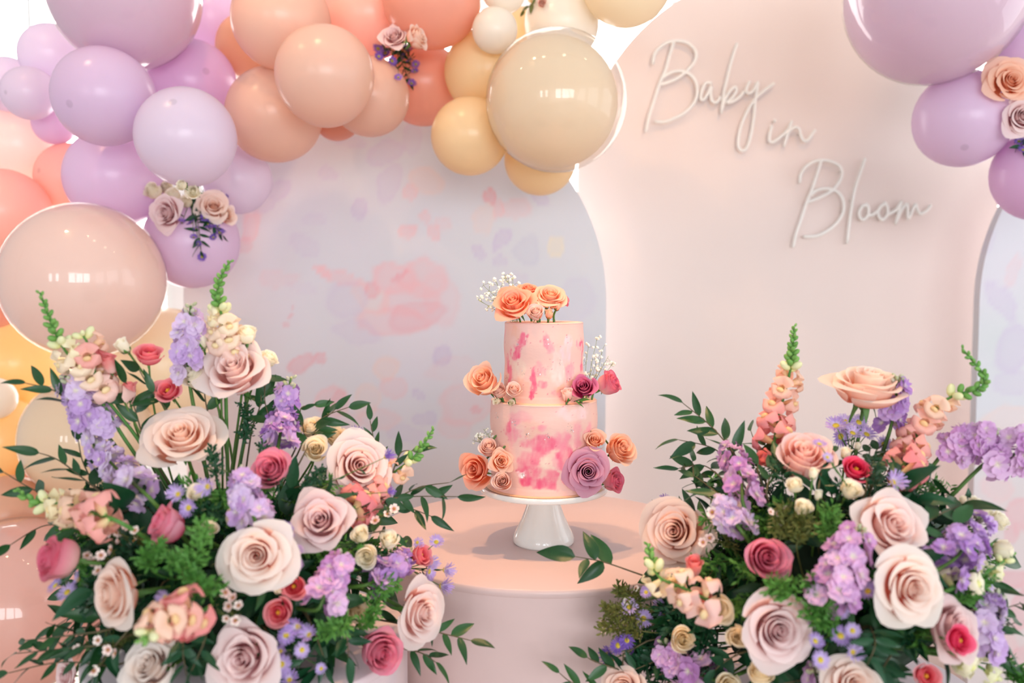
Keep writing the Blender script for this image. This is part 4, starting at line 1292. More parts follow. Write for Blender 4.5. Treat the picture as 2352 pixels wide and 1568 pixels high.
def aster_sprig(heads, Y, label, group, foot, mat=None, seed=0, spread=50, name='aster_sprig', needles=34, side=0, disc=None, Yf=None, node_px=None):
    """heads: (px, py, diameter px[, az, el]); all on one branching stem"""
    rr = random.Random(seed * 13 + 3)
    P = [at(h[0], h[1], Yf(h[0], h[1], .010) if Yf else Y + rr.uniform(-.015, .015)) for h in heads]
    c = sum(P, Vector()) / len(P)
    dirn = (foot - c).normalized() if foot is not None else Vector((0, 0, -1))
    node = at(*node_px, Yf(*node_px, .004)) if Yf else c + dirn * .045
    e = empty(name, node, label, 'flower', group)
    mb = MB()
    if foot is not None and not Yf:
        mb.tube([p - node for p in curve_pts(node, dirn * .05, foot, -dirn * .05, 6)], .0014, 5)
    for p, h in zip(P, heads):
        route = curve_pts(node, -dirn * .015, p, (node - p) * .3, 5)
        if Yf:                                        # the stalk lies on the balloons
            route = [node]
            for k in range(1, 8):
                x_, y_ = node_px[0] + (h[0] - node_px[0]) * k / 8, node_px[1] + (h[1] - node_px[1]) * k / 8
                route.append(at(x_, y_, Yf(x_, y_, .004)))
            route.append(p)
        mb.tube([q - node for q in route], .001, 5, .0006)
    link('stem', mb.mesh('stem'), e, M_STEM)
    for h, p in zip(heads, P):
        az = h[3] if len(h) > 3 else rr.uniform(-spread, spread) + side; el = h[4] if len(h) > 4 else rr.uniform(0, 55)
        d = facing(az, el); s = h[2] * Y / F * .58
        q = d.to_track_quat('Z', 'Y')
        o = link('ray_petals', RAYS[rr.randrange(3) if len(h) < 6 else h[5]], e, mat or M_RAY)
        o.location = p - node; o.rotation_mode = 'QUATERNION'; o.rotation_quaternion = q; o.scale = (s, s, s); t = rr.random(); o.color = (t, t, t, 1)
        link('disc', DISC, o, disc or M_DISC)
    mb = MB()
    for k in range(needles):
        p = node.lerp(random.Random(seed + k).choice(P), rr.uniform(-.1, .8) if Yf else rr.uniform(-.6, .8)) - node
        d = Vector((rr.uniform(-1, 1), rr.uniform(-1, .3), rr.uniform(-.4, 1))).normalized() * rr.uniform(.010, .024)
        w = d.orthogonal().normalized() * .0016
        if bumps([p + node, p + d + node]): continue
        mb.add([p - w * .3, p + w * .3, p + d * .5 + w, p + d * .5 - w, p + d], [(0, 1, 2, 3), (3, 2, 4)], [(0, 0)] * 5)
    if needles:
        link('needle_leaves', mb.mesh('needle_leaves'), e, M_DARK)['kind'] = 'stuff'
    return e

M_WAX = mat_petal('waxflower', (244, 214, 206), (248, 236, 226), None, 0, base=(196, 110, 110), transl=.2, rng_=(0, .6))
M_WAXC = mat_plain('waxflower_centre', (170, 122, 50), .6)
def wax_mesh():
    mb = MB()
    for k in range(5):
        a = 2 * PI * k / 5
        def fn(u, v):
            s = 2 * u - 1; x = .15 + .85 * v * (1 - .1 * s * s); y = s * .42 * math.sin(min(1, .25 + v) * PI * .62); z = .25 * v * v
            return (x * math.cos(a) - y * math.sin(a), x * math.sin(a) + y * math.cos(a), z)
        v, f, u = grid(3, 3, fn); mb.add(v, f, u)
    return mb.mesh('blossom')
WAX = wax_mesh()
WAXC = MB().blob((0, 0, .1), .26, 8, 5, (1, 1, .8)).mesh('centre')
def wax_sprig(heads, Y, label, group, foot, seed=0):
    rr = random.Random(seed + 70)
    P = [at(h[0], h[1], Y + rr.uniform(-.02, .02)) for h in heads]
    c = sum(P, Vector()) / len(P); dirn = (foot - c).normalized(); node = c + dirn * .05
    e = empty('waxflower_sprig', node, label, 'flower', group)
    mb = MB(); mb.tube([p - node for p in curve_pts(node, dirn * .03, foot, -dirn * .03, 5)], .0013, 5)
    for p in P: mb.tube([q - node for q in curve_pts(node, -dirn * .02, p, (node - p) * .3, 5)], .0009, 5)
    link('stem', mb.mesh('stem'), e, M_OLIVE)
    for h, p in zip(heads, P):
        d = facing(rr.uniform(-50, 50), rr.uniform(-10, 50)); s = h[2] * Y / F * .5; q = d.to_track_quat('Z', 'Y')
        o = link('blossom', WAX, e, M_WAX); o.location = p - node; o.rotation_mode = 'QUATERNION'; o.rotation_quaternion = q; o.scale = (s, s, s); t = rr.random(); o.color = (t, t, t, 1)
        link('centre', WAXC, o, M_WAXC)
    mb = MB()
    for k in range(70):
        p = node.lerp(rr.choice(P), rr.uniform(-.2, .95)) - node
        d = Vector((rr.uniform(-1, 1), rr.uniform(-1, .3), rr.uniform(-.3, 1))).normalized() * rr.uniform(.008, .018); w = d.orthogonal().normalized() * .0013
        mb.add([p - w, p + w, p + d], [(0, 1, 2)], [(0, 0)] * 3)
    link('needle_leaves', mb.mesh('needle_leaves'), e, M_OLIVE)['kind'] = 'stuff'
    return e

def fern_sprig(pts, label, group, foot, seed=0, mat=None, n=60, L=.016, w=.0018):
    """feathery filler: a stem and many fine leaflets"""
    rr = random.Random(seed + 500)
    e, P, cum = spike_base('feathery_sprig', pts, label, 'greenery', group, foot, .0012, M_BRIGHT if mat is None else mat)
    mb = MB()
    for k in range(n):
        p, d = path_at(P, cum, (k + .5) / n * cum[-1])
        p = p - P[0]
        u = d.orthogonal().normalized(); wv = d.cross(u); a = k * 2.4
        br = (u * math.cos(a) + wv * math.sin(a) + d * rr.uniform(.3, .9)).normalized() * L * rr.uniform(.6, 1.3) * (1 - .3 * k / n)
        for j in range(5):
            q = p + br * (j + 1) / 5
            dd = (br.normalized() + Vector((rr.uniform(-.9, .9), rr.uniform(-.9, .9), rr.uniform(-.9, .9)))).normalized() * L * .55
            if bumps([q + P[0], q + P[0] + dd]): continue
            ww = dd.orthogonal().normalized() * w
            mb.add([q - ww * .4, q + ww * .4, q + dd * .55 + ww, q + dd * .55 - ww, q + dd], [(0, 1, 2, 3), (3, 2, 4)], [(0, 0)] * 5)
    link('leaflets', mb.mesh('leaflets'), e, mat or M_BRIGHT)['kind'] = 'stuff'
    return e

# ================================================================== flowers on the cake
def on_cake(px, R=.105):
    dx = (px - 1250) * .000809
    return CK.y - math.sqrt(max(0.0004, R * R - dx * dx))
def cake_rose(px, py, d, az, el, t, m, label, R=.105, Y=None, name='rose', bud=False, off=.26, foot=True):
    Y = Y if Y is not None else on_cake(px, R)
    c = at(px, py, Y)
    # short cut stem pushed into the icing
    ax = Vector((CK.x, CK.y, c.z)); out = (c - ax); out.z = 0
    if c.z > Z1 - .004: ft = ax + out * .75; ft.z = Z1 - .014          # top of the cake
    elif c.z > Z2 - .006: ft = ax + out.normalized() * min(.088, out.length); ft.z = Z2 - .012    # ledge of the lower tier
    else: ft = ax + out.normalized() * .086                           # side of the lower tier
    return flower(px, py, d, Y, az, el, t, m, name, label, 'flower', 'roses on the cake', ft if foot else None, off=off, stem_r=.0018, bud=bud, spread=False)
RZ_, CP_, SP_, BD_ = T_ROSE, T_CUP, T_SPRAY, T_BUD
YT = 1.575
cake_rose(1180, 697, 96, -14, 42, RZ_, 'orange', 'big open orange rose on top of the cake', Y=1.545)
cake_rose(1214, 664, 52, 10, 60, RZ_, 'orange', 'small orange rose tucked behind the big one on top of the cake', Y=1.60)
cake_rose(1262, 680, 76, 8, 50, RZ_, 'orangepeach', 'light peach rose on top of the cake', Y=1.565)
cake_rose(1284, 690, 46, 60, 30, CP_, 'magenta', 'magenta rose behind the light peach one on top of the cake', Y=1.60)
cake_rose(1231, 720, 44, -8, 40, SP_, 'palepink', 'pale pink spray rose at the top front edge of the cake', Y=1.525)
cake_rose(1261, 722, 25, 6, 62, BD_, 'orangepeach', 'peach spray rose bud at the top front edge of the cake', Y=1.53, bud=True, off=.4)
cake_rose(1237, 702, 18, -6, 62, BD_, 'cream', 'small green bud behind the pale spray rose on the cake top', Y=1.55, bud=True, off=.4)
cake_rose(1280, 706, 20, 45, 55, BD_, 'orangepeach', 'small half closed bud beside the peach bud on the cake top', Y=1.55, bud=True, off=.4)
cake_rose(1114, 876, 84, -28, 32, CP_, 'orangepeach', 'big soft orange rose on the ledge of the lower tier', R=.10, Y=1.547)
cake_rose(1146, 900, 42, -20, 45, SP_, 'palepink', 'pale spray rose next to the soft orange rose on the ledge', R=.096)
cake_rose(1180, 897, 42, 12, 42, SP_, 'palepink', 'pale pink spray rose at the end of the ledge cluster', R=.094)
cake_rose(1141, 921, 22, -30, 10, BD_, 'cream', 'green rose bud below the paler spray rose on the ledge', R=.105, bud=True, off=.4)
cake_rose(1173, 925, 22, 8, 20, BD_, 'cream', 'green rose bud under the end spray rose on the ledge', R=.103, bud=True, off=.4)
cake_rose(1303, 908, 34, -4, 66, BD_, 'palepink', 'closed ivory pink rosebud beside the magenta rose on the ledge', R=.094, bud=True, off=.42)
cake_rose(1342, 891, 60, -12, 30, CP_, 'magmauve', 'deep magenta mauve rose on the ledge of the lower tier', R=.10)
cake_rose(1394, 884, 66, 62, 25, CP_, 'magenta', 'magenta edged rose sticking out sideways from the ledge', Y=1.565)
cake_rose(1096, 1078, 84, -24, 8, CP_, 'orange', 'large orange rose low on the cake, touching the stand', Y=1.525)
cake_rose(1124, 1030, 50, -10, 40, SP_, 'palepink', 'pale peach rose above the low orange roses', Y=1.525)
cake_rose(1152, 1058, 56, 14, 16, RZ_, 'orangepeach', 'small round orange rose low on the cake', Y=1.497)
cake_rose(1154, 1105, 50, -6, 22, SP_, 'palepink', 'pale pink rose sitting on the rim of the cake stand', Y=1.492)
cake_rose(1365, 1013, 54, 6, 36, CP_, 'orangepeach', 'peach rose above the big mauve rose', Y=1.515)
cake_rose(1420, 1033, 78, 30, 28, CP_, 'orangepeach', 'large peach orange rose beyond the big mauve one', Y=1.545)
cake_rose(1352, 1082, 98, 2, 12, RZ_, 'mauve', 'big open dusky mauve rose low on the cake', Y=1.485)
cake_rose(1403, 1106, 60, 48, 10, CP_, 'magenta', 'magenta edged rose low on the cake beside the big mauve one', Y=1.525)

flush_stems()
M_GYP = mat_plain('gypsophila_white', (244, 242, 226), .7)
M_GYPS = mat_plain('gypsophila_stem', (140, 150, 84), .6)
def babys_breath(base, tips, label, seed, nb, spread, rsz=.0030):
    rr = random.Random(seed)
    e = empty('babys_breath_sprig', base, label, 'flower', "baby's breath sprigs on the cake")
    st, bl = MB(), MB()
    for tp in tips:
        mid = base.lerp(tp, .5) + Vector((rr.uniform(-.006, .006), rr.uniform(-.006, .006), .004))
        P = smooth_poly([base, mid, tp], 5)
        st.tube([p - base for p in P], .0006, 4, .0004)
        for k in range(nb):
            a = P[rr.randrange(len(P) // 3, len(P))]
            b = a + Vector((rr.gauss(0, 1), rr.gauss(0, 1), rr.gauss(.5, 1))).normalized() * spread * rr.uniform(.4, 1.1)
            st.tube([a - base, a.lerp(b, .6) - base + Vector((0, 0, .001)), b - base], .0003, 3)
            s = rsz * rr.choice((.45, .8, 1, 1.1))
            for j in range(4):
                bl.blob(b - base + Vector((rr.uniform(-1, 1), rr.uniform(-1, 1), rr.uniform(-1, 1))) * s * .5, s * rr.uniform(.5, .8), 6, 4)
    link('stem', st.mesh('stem'), e, M_GYPS)
    o = link('blossoms', bl.mesh('blossoms'), e, M_GYP); o['kind'] = 'stuff'
    return e
babys_breath(Vector((at(1190, 735, 1.58).x, 1.58, Z1 - .006)), [at(*p, 1.58) for p in ((1100, 690), (1110, 655), (1135, 640), (1160, 632), (1150, 660), (1120, 675), (1178, 640))], "cloud of baby's breath behind the big orange rose on the cake top", 3, 17, .015)
babys_breath(Vector((at(1345, 872, 1.60).x, 1.60, Z2 - .004)), [at(*p, 1.60) for p in ((1352, 790), (1372, 775), (1385, 800), (1395, 822), (1370, 830), (1405, 838), (1380, 850), (1360, 848))], "wispy baby's breath rising behind the magenta roses", 4, 9, .013)
babys_breath(at(1134, 1042, 1.555), [at(*p, 1.56) for p in ((1085, 1010), (1095, 995), (1110, 985), (1122, 995), (1102, 1008))], "small baby's breath sprig beside the low orange roses", 5, 12, .011, .0024)
def ledge_leaf(px, py, Y, ang, L, label):
    e = sprig([at(px, py, Y), at(px + 10 * math.cos(ang), py - 10 * math.sin(ang), Y)], 2, L, 'rose_leaf_sprig', label, 'leaves on the cake', foot=Vector((CK.x + (at(px, py, Y).x - CK.x) * .85, CK.y + (Y - CK.y) * .85, Z2 - .006)), mat=M_BRIGHT, seed=int(px))
ledge_leaf(1318, 922, on_cake(1318, .098), .2, .02, 'two small green leaves under the ivory rosebud on the ledge')

# ================================================================== bouquets
M_BOWL = mat_plain('bowl_white', (232, 226, 220), .3)
M_CORE = mat_plain('core_dark_green', (22, 44, 24), .9, noise=.4, scale=40, bump=.8)  # near-black green for the dark inside of the bouquets
class Bouquet:
    def __init__(s, cx, cy, cz, rad, top, where, gsuf):
        s.c = Vector((cx, cy, cz)); s.rad = rad; s.where = where; s.gs = gsuf
        s.foot = Vector((cx, cy + .01, top + .07)); s.top = top
        e = empty('flower_bowl', (cx, cy, top), 'low white bowl holding the bouquet ' + where.split(' ', 3)[-1] if False else 'low white flower bowl under the bouquet ' + gsuf, 'bowl')
        v, f, u = lathe([(.001, .004), (.055, .002), (.06, 0), (.062, .006), (.05, .014), (.075, .03), (.098, .06), (.105, .085), (.102, .086), (.09, .062), (.05, .03), (.001, .026)], 40)
        link('bowl_body', mesh('bowl_body', v, f, M_BOWL, u), e)
        def fn(u, v):
            th = 2 * PI * u; ph = PI * v
            k = 1 + .10 * math.sin(5 * th + 3 * ph) + .08 * math.sin(9 * th - 4 * ph)
            return (rad[0] * .60 * k * math.sin(ph) * math.cos(th), rad[1] * .60 * k * math.sin(ph) * math.sin(th), cz - top - .02 - rad[2] * .60 * k * math.cos(ph))
        v, f, u = grid(36, 18, fn, True)
        link('dark_core', mesh('dark_core', v, f, M_CORE, u), e)  # added dark core, fills the bouquet's dark inside so nothing shows through
    def depth(s, px, py, push=0):
        """distance of the bouquet's front surface under a pixel"""
        o = Vector((0, 0, CAMZ)); d = at(px, py, 1.0) - o
        q = [(o[i] - s.c[i]) / s.rad[i] for i in range(3)]; r = [d[i] / s.rad[i] for i in range(3)]
        A = sum(x * x for x in r); B = 2 * sum(x * y for x, y in zip(q, r)); C = sum(x * x for x in q) - 1
        D = B * B - 4 * A * C
        if D > 0: return (-B - math.sqrt(D)) / (2 * A) + push
        return -B / (2 * A) * .985 + push
    def rose(s, px, py, d, az, el, t, m, label, push=0, **k):
        return flower(px, py, d, s.depth(px, py, push), az, el, t, m, 'garden_rose', label, 'flower', 'garden roses ' + s.gs, s.foot, **k)
    def spray(s, px, py, d, az, el, m='cream', push=0, t=None, label=None, **k):
        return flower(px, py, d, s.depth(px, py, push), az, el, t or T_SPRAY, m, 'spray_rose', label or 'small %s spray rose %s' % ({'cream': 'cream', 'apricot': 'apricot'}[m], s.where), 'flower', '%s spray roses %s' % (m, s.gs), s.foot, stem_r=.0018, **k)
    def bud(s, px, py, d, az, el, m='cream', push=0, label=None):
        return flower(px, py, d, s.depth(px, py, push), az, el, T_BUD, m, 'rose_bud', label or 'closed cream rosebud with green sepals %s' % s.where, 'flower', 'rosebuds ' + s.gs, s.foot, stem_r=.0016, bud=True, off=.42)
    def lis(s, px, py, d, az, el, m, label, push=0, bell=False):
        return flower(px, py, d, s.depth(px, py, push), az, el, T_LISBELL if bell else T_LIS, m, 'lisianthus', label, 'flower', 'lisianthus ' + s.gs, s.foot, stamen=not bell, stem_r=.0016, off=.4 if bell else .28)
    def P(s, pts, push=0):
        return [at(p[0], p[1], s.depth(p[0], p[1], (p[2] if len(p) > 2 else 0) + push)) for p in pts]
    def stock(s, pts, w, label, mat, push=0, **k):
        Y = s.depth(pts[0][0], pts[0][1])
        return stock(s.P(pts, push), w * Y / F, label, 'stock stems ' + s.gs, s.foot, mat, **k)
    def snap(s, pts, label, push=0, **k):
        return snapdragon(s.P(pts, push), label, 'snapdragons ' + s.gs, s.foot, **k)
    def aster(s, heads, label, push=0, **k):
        cx = sum(h[0] for h in heads) / len(heads); cy = sum(h[1] for h in heads) / len(heads)
        return aster_sprig(heads, s.depth(cx, cy, push), label, 'aster sprigs ' + s.gs, s.foot, **k)
    def wax(s, heads, label, push=0, **k):
        cx = sum(h[0] for h in heads) / len(heads); cy = sum(h[1] for h in heads) / len(heads)
        return wax_sprig(heads, s.depth(cx, cy, push), label, 'waxflower sprigs ' + s.gs, s.foot, **k)
    def ruscus(s, pts, n, L, label=None, push=0, **k):
        Y = s.depth(pts[0][0], pts[0][1], push)
        ft = None if k.pop('short', False) else s.foot
        return sprig(s.P(pts, push), n, L * Y / F, 'ruscus_sprig', label or 'dark green ruscus sprig ' + s.where, 'ruscus sprigs ' + s.gs, ft, **k)
    def fern(s, pts, label=None, push=0, **k):
        return fern_sprig(s.P(pts, push), label or 'bright green feathery filler sprig ' + s.where, 'feathery sprigs ' + s.gs, s.foot, **k)
    def filler(s, n, seed):
        """leafy branches that fill the body of the bouquet"""
        rr = random.Random(seed); rt = random.Random(seed + 1)
        for k in range(n):
            a = rr.uniform(-.6, PI + .6); el = rr.uniform(-.6, 1.0) if k % 2 else rr.uniform(-.5, .5)
            d = Vector((math.cos(a) * math.cos(el), -math.sin(a) * math.cos(el), math.sin(el)))
            q = rr.uniform(.78, .98)
            tip = s.c + Vector((d.x * s.rad[0], d.y * s.rad[1], d.z * s.rad[2])) * q
            b = s.c + Vector((d.x * s.rad[0], d.y * s.rad[1], d.z * s.rad[2])) * .35
            if b.z < s.top + .03: b.z = s.top + .03
            if tip.z < s.top + .045: tip.z = s.top + .045
            for tr in range(24):
                if bumps([b.lerp(tip, t) for t in (.3, .45, .6, .75, .9, 1)]) == 0: break
                a2 = math.atan2(-d.y, d.x) + rt.uniform(-.5, .5); el2 = math.asin(max(-1, min(1, d.z))) + rt.uniform(-.35, .35)
                d2 = Vector((math.cos(a2) * math.cos(el2), -math.sin(a2) * math.cos(el2), math.sin(el2)))
                tip = s.c + Vector((d2.x * s.rad[0], d2.y * s.rad[1], d2.z * s.rad[2])) * rt.uniform(.72, .98); tip.z = max(tip.z, s.top + .045)
                b = s.c + Vector((d2.x * s.rad[0], d2.y * s.rad[1], d2.z * s.rad[2])) * .35; b.z = max(b.z, s.top + .03)
            mid = b.lerp(tip, .55) + Vector((rr.uniform(-.02, .02), rr.uniform(-.02, .02), .02))
            big = k % 3 == 0
            sprig([b, mid, tip], 7 if big else 10, .058 if big else .046, 'leafy_sprig', ('broad dark leaves ' if big else 'narrow dark green leaves ') + 'filling the body of the bouquet ' + s.gs, ('broad leaf filler ' if big else 'narrow leaf filler ') + s.gs, s.foot if b.z > s.top + .06 else None,
                  mat=M_DARK if k % 2 else M_RUSCUS, leaves=BIGLEAF if big else LEAF, seed=seed + k, twist=70, ang=(30, 75))
        for k in range(n // 3):
            a = rr.uniform(-.2, PI + .2); el = rr.uniform(-.1, 1.1)
            d = Vector((math.cos(a) * math.cos(el), -math.sin(a) * math.cos(el), math.sin(el)))
            tip = s.c + Vector((d.x * s.rad[0], d.y * s.rad[1], d.z * s.rad[2])) * .95; b = s.c + Vector((d.x * s.rad[0], d.y * s.rad[1], d.z * s.rad[2])) * .45
            b.z = max(b.z, s.top + .03); tip.z = max(tip.z, s.top + .035)
            fern_sprig([b, b.lerp(tip, .5) + Vector((0, 0, .015)), tip], 'feathery green filler inside the bouquet ' + s.gs, 'feathery filler ' + s.gs, None, seed=seed + k, mat=M_DARK if k % 3 == 0 else M_BRIGHT, n=46, L=.02, w=.002)

LABL = ['over the white balloon', 'behind the wide peach rose', 'behind the coral lisianthus', 'over the cream balloon', 'beside the leaning lilac stock', 'behind the sideways snapdragon', 'above the cerise rose', 'trailing lowest over the salmon balloon', 'trailing under the greyish rose', 'below the full peach rose', 'arching above the apricot spray roses', 'behind the apricot spray roses', 'with wispy tips behind the pale open rose', 'behind the stock before the printed arch', 'beside the stock before the printed arch', 'stretching furthest towards the cake stand', 'below the coral snapdragon', 'lifting towards the cake above another', 'behind the coral snapdragon', 'stretching furthest across the cake drum', 'below the lilac pink rose', 'behind the cream spray roses', 'under the tall blush rose', 'between tall blush rose and stock']
LABR = ['highest, against the blush arch', 'below the highest one, against the blush arch', 'with long leaves behind the thick stemmed stock', 'with broad leaves behind the thick stemmed stock', 'beside the small lilac stock', 'with a curled tip under the upright snapdragon', 'under the upright snapdragon', 'beside the hot pink lisianthus', 'below the coral snapdragon before the arch', 'behind the aster bunch', 'under the aster bunch', 'with one big bronze leaf behind the cream spray roses', 'behind the purple stock', 'beside the pale lilac stock against the second printed arch', 'below the pale lilac stock', 'lowest, against the second printed arch', 'by the deep violet asters', 'lowest, across the cake drum', 'between the cream rosebuds', 'behind the pink blush rose']
# ------------------------------------------------------------------ bouquet beside the balloons
LB = Bouquet(-.435, 1.28, .945, (.275, .225, .21), LZ, 'in the bouquet beside the balloons', 'beside the balloons')
W = LB.where
R_, C_ = T_ROSE, T_CUP
LB.rose(538, 850, 158, -4, 38, R_, 'blush', 'tall blush garden rose above all others beside the balloons', -.02)
LB.rose(418, 1003, 168, 8, 48, R_, 'peach', 'wide open peachy blush rose on a bare stem beside the balloons', -.06)
LB.rose(825, 1068, 148, 24, 22, R_, 'blush', 'large pale open blush rose beside cream spray roses ' + W.replace('in the bouquet ', ''), -.03)
LB.rose(738, 1197, 140, 4, 26, R_, 'mauvepink', 'dusty mauve pink rose with pointed petals in the middle ' + W)
LB.rose(588, 1275, 158, 6, 14, R_, 'creampeach', 'big cream rose with a salmon heart ' + W, -.03)
LB.rose(625, 1080, 98, -6, 24, C_, 'pink', 'cupped pink rose with cerise rims above purple stock ' + W)
LB.rose(390, 1207, 104, -52, 30, C_, 'pink', 'pink rose half turned away next to asters ' + W)
LB.rose(142, 1285, 112, -46, 18, C_, 'magenta', 'cerise rose hanging out towards the balloons ' + W, -.06)
LB.rose(262, 1367, 150, -36, 8, R_, 'peach', 'full peach blush rose with green wisps over it ' + W, -.03)
LB.rose(563, 1508, 164, -4, 14, R_, 'dusty', 'pale dusty rose with a dark spiral heart ' + W, -.03)
LB.rose(968, 1408, 140, 52, 8, R_, 'blush', 'pale blush rose turned out towards the cake drum', -.05)
LB.rose(868, 1495, 112, 34, 4, C_, 'pink', 'lilac pink rose with cerise edges low by the drum ' + W, -.07)
LB.rose(342, 1528, 136, -14, 40, R_, 'greywhite', 'greyish white rose low ' + W, -.02)
LB.rose(150, 1552, 70, -30, 10, R_, 'mauvepink', 'dark mauve rose lowest of all ' + W, .04)
for a in ((724, 1032, 66, 10, 20, 'apricot', -.02, 'in front of its two neighbours by the pale open rose'), (718, 990, 66, -6, 50, 'apricot', .01, 'topmost of three beside the pale open rose'), (772, 1006, 56, 8, 50, 'apricot', .01, 'touching the pale open rose'), (545, 1190, 56, 0, 30, 'apricot', .02, 'peeping from behind the big cream rose'), (818, 1400, 64, 30, 20, 'apricot', .03, 'deep in green beside the orchid pink stock')):
    LB.spray(*a[:5], m=a[5], push=a[6], label='apricot spray rose ' + a[7])
for a in ((830, 1230, 48, -8, 40), (893, 1243, 52, 18, 60), (843, 1277, 60, -2, 12), (450, 866, 70, -24, 40), (568, 772, 52, 28, 65), (612, 826, 50, 60, 50), (482, 1215, 42, 20, 30), (450, 1132, 46, -10, 40)):
    LB.spray(*a)
for a in ((463, 783, 44, -30, 72), (502, 790, 44, 8, 78), (284, 796, 40, -30, 50)):
    LB.bud(*a)
LB.bud(640, 1357, 20, -10, 30, label='tiny green bud between two coral lisianthus ' + W)
LB.lis(342, 815, 62, 25, 55, 'coral', 'coral lisianthus opening sideways on a thin stem ' + W)
LB.lis(386, 897, 62, -4, 35, 'coral', 'coral lisianthus with a yellow eye below another ' + W)
LB.lis(252, 840, 42, -30, 70, 'liscoral', 'pink bell shaped lisianthus beside the snapdragon ' + W, bell=True)
LB.lis(297, 902, 42, 10, 76, 'liscoral', 'pink bell shaped lisianthus above dark leaves ' + W, bell=True)
LB.lis(675, 1346, 56, 6, 14, 'coral', 'round coral lisianthus bud like cup under the cream rose ' + W)
LB.lis(640, 1406, 66, -6, 10, 'coral', 'open coral lisianthus with yellow stamens ' + W)
LB.lis(966, 1274, 56, 62, 22, 'coral', 'coral lisianthus turned to the cake among asters')
flush_stems()
LB.snap([(300, 985), (215, 880), (140, 790), (92, 672)], 'pale snapdragon spike leaning out over the pink balloon', key='pale', n=12, nb=14, seed=1, fstart=.2, fend=.62)
LB.snap([(528, 830), (512, 740), (500, 660), (528, 600)], 'upright peach snapdragon spike with a green tip ' + W, key='pale', n=11, nb=16, seed=2, fend=.45)
LB.snap([(255, 1190, -.05), (170, 1165, -.05), (80, 1150, -.05), (40, 1125, -.05)], 'snapdragon reaching sideways over the salmon balloon', key='peach', n=11, nb=8, seed=3, fend=.72)
LB.snap([(790, 1190), (870, 1110), (950, 1050), (995, 985)], 'coral pink snapdragon pointing at the cake', key='pink', n=11, nb=11, seed=4, fstart=.15, fend=.72)
LB.snap([(455, 1405, -.06), (390, 1420, -.10), (325, 1470, -.14)], 'snapdragon with yellow tip pushing forward low ' + W, key='pink', n=9, nb=4, seed=5, fend=.75)
LB.snap([(228, 905), (205, 800), (190, 770)], 'short salmon snapdragon beside the leaning pale spike', key='pink', n=4, nb=2, seed=6, fstart=.3, fend=.9)
LB.stock([(436, 880), (430, 800), (438, 702)], 82, 'tall lilac stock beside the upright snapdragon', M_STOCK, n=30, seed=1)
LB.stock([(250, 1005), (205, 950), (150, 862)], 110, 'lilac stock leaning over the cream balloon', M_STOCK, n=28, seed=2)
LB.stock([(330, 1130), (272, 1080), (205, 1010)], 112, 'pale lilac stock below the leaning one ' + W, M_STOCK, n=26, seed=3)
LB.stock([(638, 1030), (652, 950), (668, 868)], 92, 'lilac stock with dark leaves before the printed arch', M_STOCKV, n=26, seed=4)
LB.stock([(588, 1200), (570, 1150), (555, 1085)], 100, 'lilac stock between two garden roses ' + W, M_STOCK, n=18, seed=5, push=-.03)
LB.stock([(735, 1395), (758, 1340), (785, 1275)], 106, 'orchid pink stock low ' + W, M_STOCKP, n=20, seed=6, push=-.02)
LB.stock([(850, 1340), (895, 1310), (940, 1270)], 84, 'violet stock beside the cream spray roses ' + W, M_STOCKV, n=18, seed=7)
LB.aster([(410, 1135, 40), (434, 1166, 42), (478, 1117, 42)], 'three lilac asters with yellow eyes above the turned pink rose', -.03, seed=1, spread=25)
LB.aster([(657, 1216, 36), (668, 1236, 28), (682, 1268, 34), (676, 1300, 40)], 'column of lilac asters beside the big cream rose', -.02, seed=2, spread=25)
LB.aster([(657, 1458, 40), (685, 1438, 40), (711, 1458, 40), (694, 1492, 36), (645, 1495, 30), (646, 1525, 44)], 'cluster of lilac asters beside the dusty rose', -.02, seed=3, spread=25)
LB.aster([(665, 1562, 40), (712, 1462, 24), (738, 1535, 26)], 'lilac asters lowest beside the dusty rose', -.01, seed=4, spread=25)
LB.aster([(1002, 1245, 34), (988, 1290, 32), (1020, 1308, 36), (1012, 1345, 40), (985, 1312, 36), (958, 1245, 26), (975, 1330, 30)], 'violet blue asters reaching towards the cake drum', .01, seed=5, side=35)
LB.aster([(128, 1345, 40), (155, 1360, 44), (180, 1330, 40)], 'lilac asters under the cerise rose', .0, seed=6, side=-35)
LB.aster([(425, 1392, 36), (380, 1370, 30)], 'lilac asters beside the low snapdragon', -.02, seed=7)
LB.aster([(818, 1000, 30, 20, 70), (835, 1010, 26, 40, 60)], 'violet asters peeping over the pale open rose', .02, seed=8, mat=M_RAYV)
LB.aster([(885, 1050, 30, 70, 30), (890, 1130, 24, 70, 20), (330, 1135, 36, -20, 30)], 'violet asters beside the coral snapdragon', .02, seed=9, mat=M_RAYV)
LB.wax([(290, 1205, 26), (268, 1222, 24), (310, 1218, 22), (248, 1225, 22), (275, 1238, 26), (308, 1242, 24)], 'cream waxflower sprig above the full peach rose', seed=1)
LB.wax([(232, 1275, 24), (215, 1290, 26), (245, 1300, 24), (225, 1310, 26), (200, 1275, 22), (255, 1262, 26)], 'pinkish waxflower sprig beside the cerise rose', seed=2)
LB.wax([(518, 1360, 26), (535, 1372, 24), (525, 1392, 26), (548, 1390, 24), (520, 1420, 20), (540, 1425, 26)], 'waxflower sprig under the big cream rose', -.02, seed=3)
LB.wax([(178, 1490, 24), (225, 1470, 24), (248, 1492, 26), (265, 1500, 24), (215, 1540, 26)], 'waxflower sprig low beside the greyish rose', seed=4)
LB.wax([(905, 1168, 24), (890, 1180, 20), (862, 1195, 24), (845, 1200, 22)], 'waxflower sprig between coral snapdragon and spray roses', .0, seed=5)
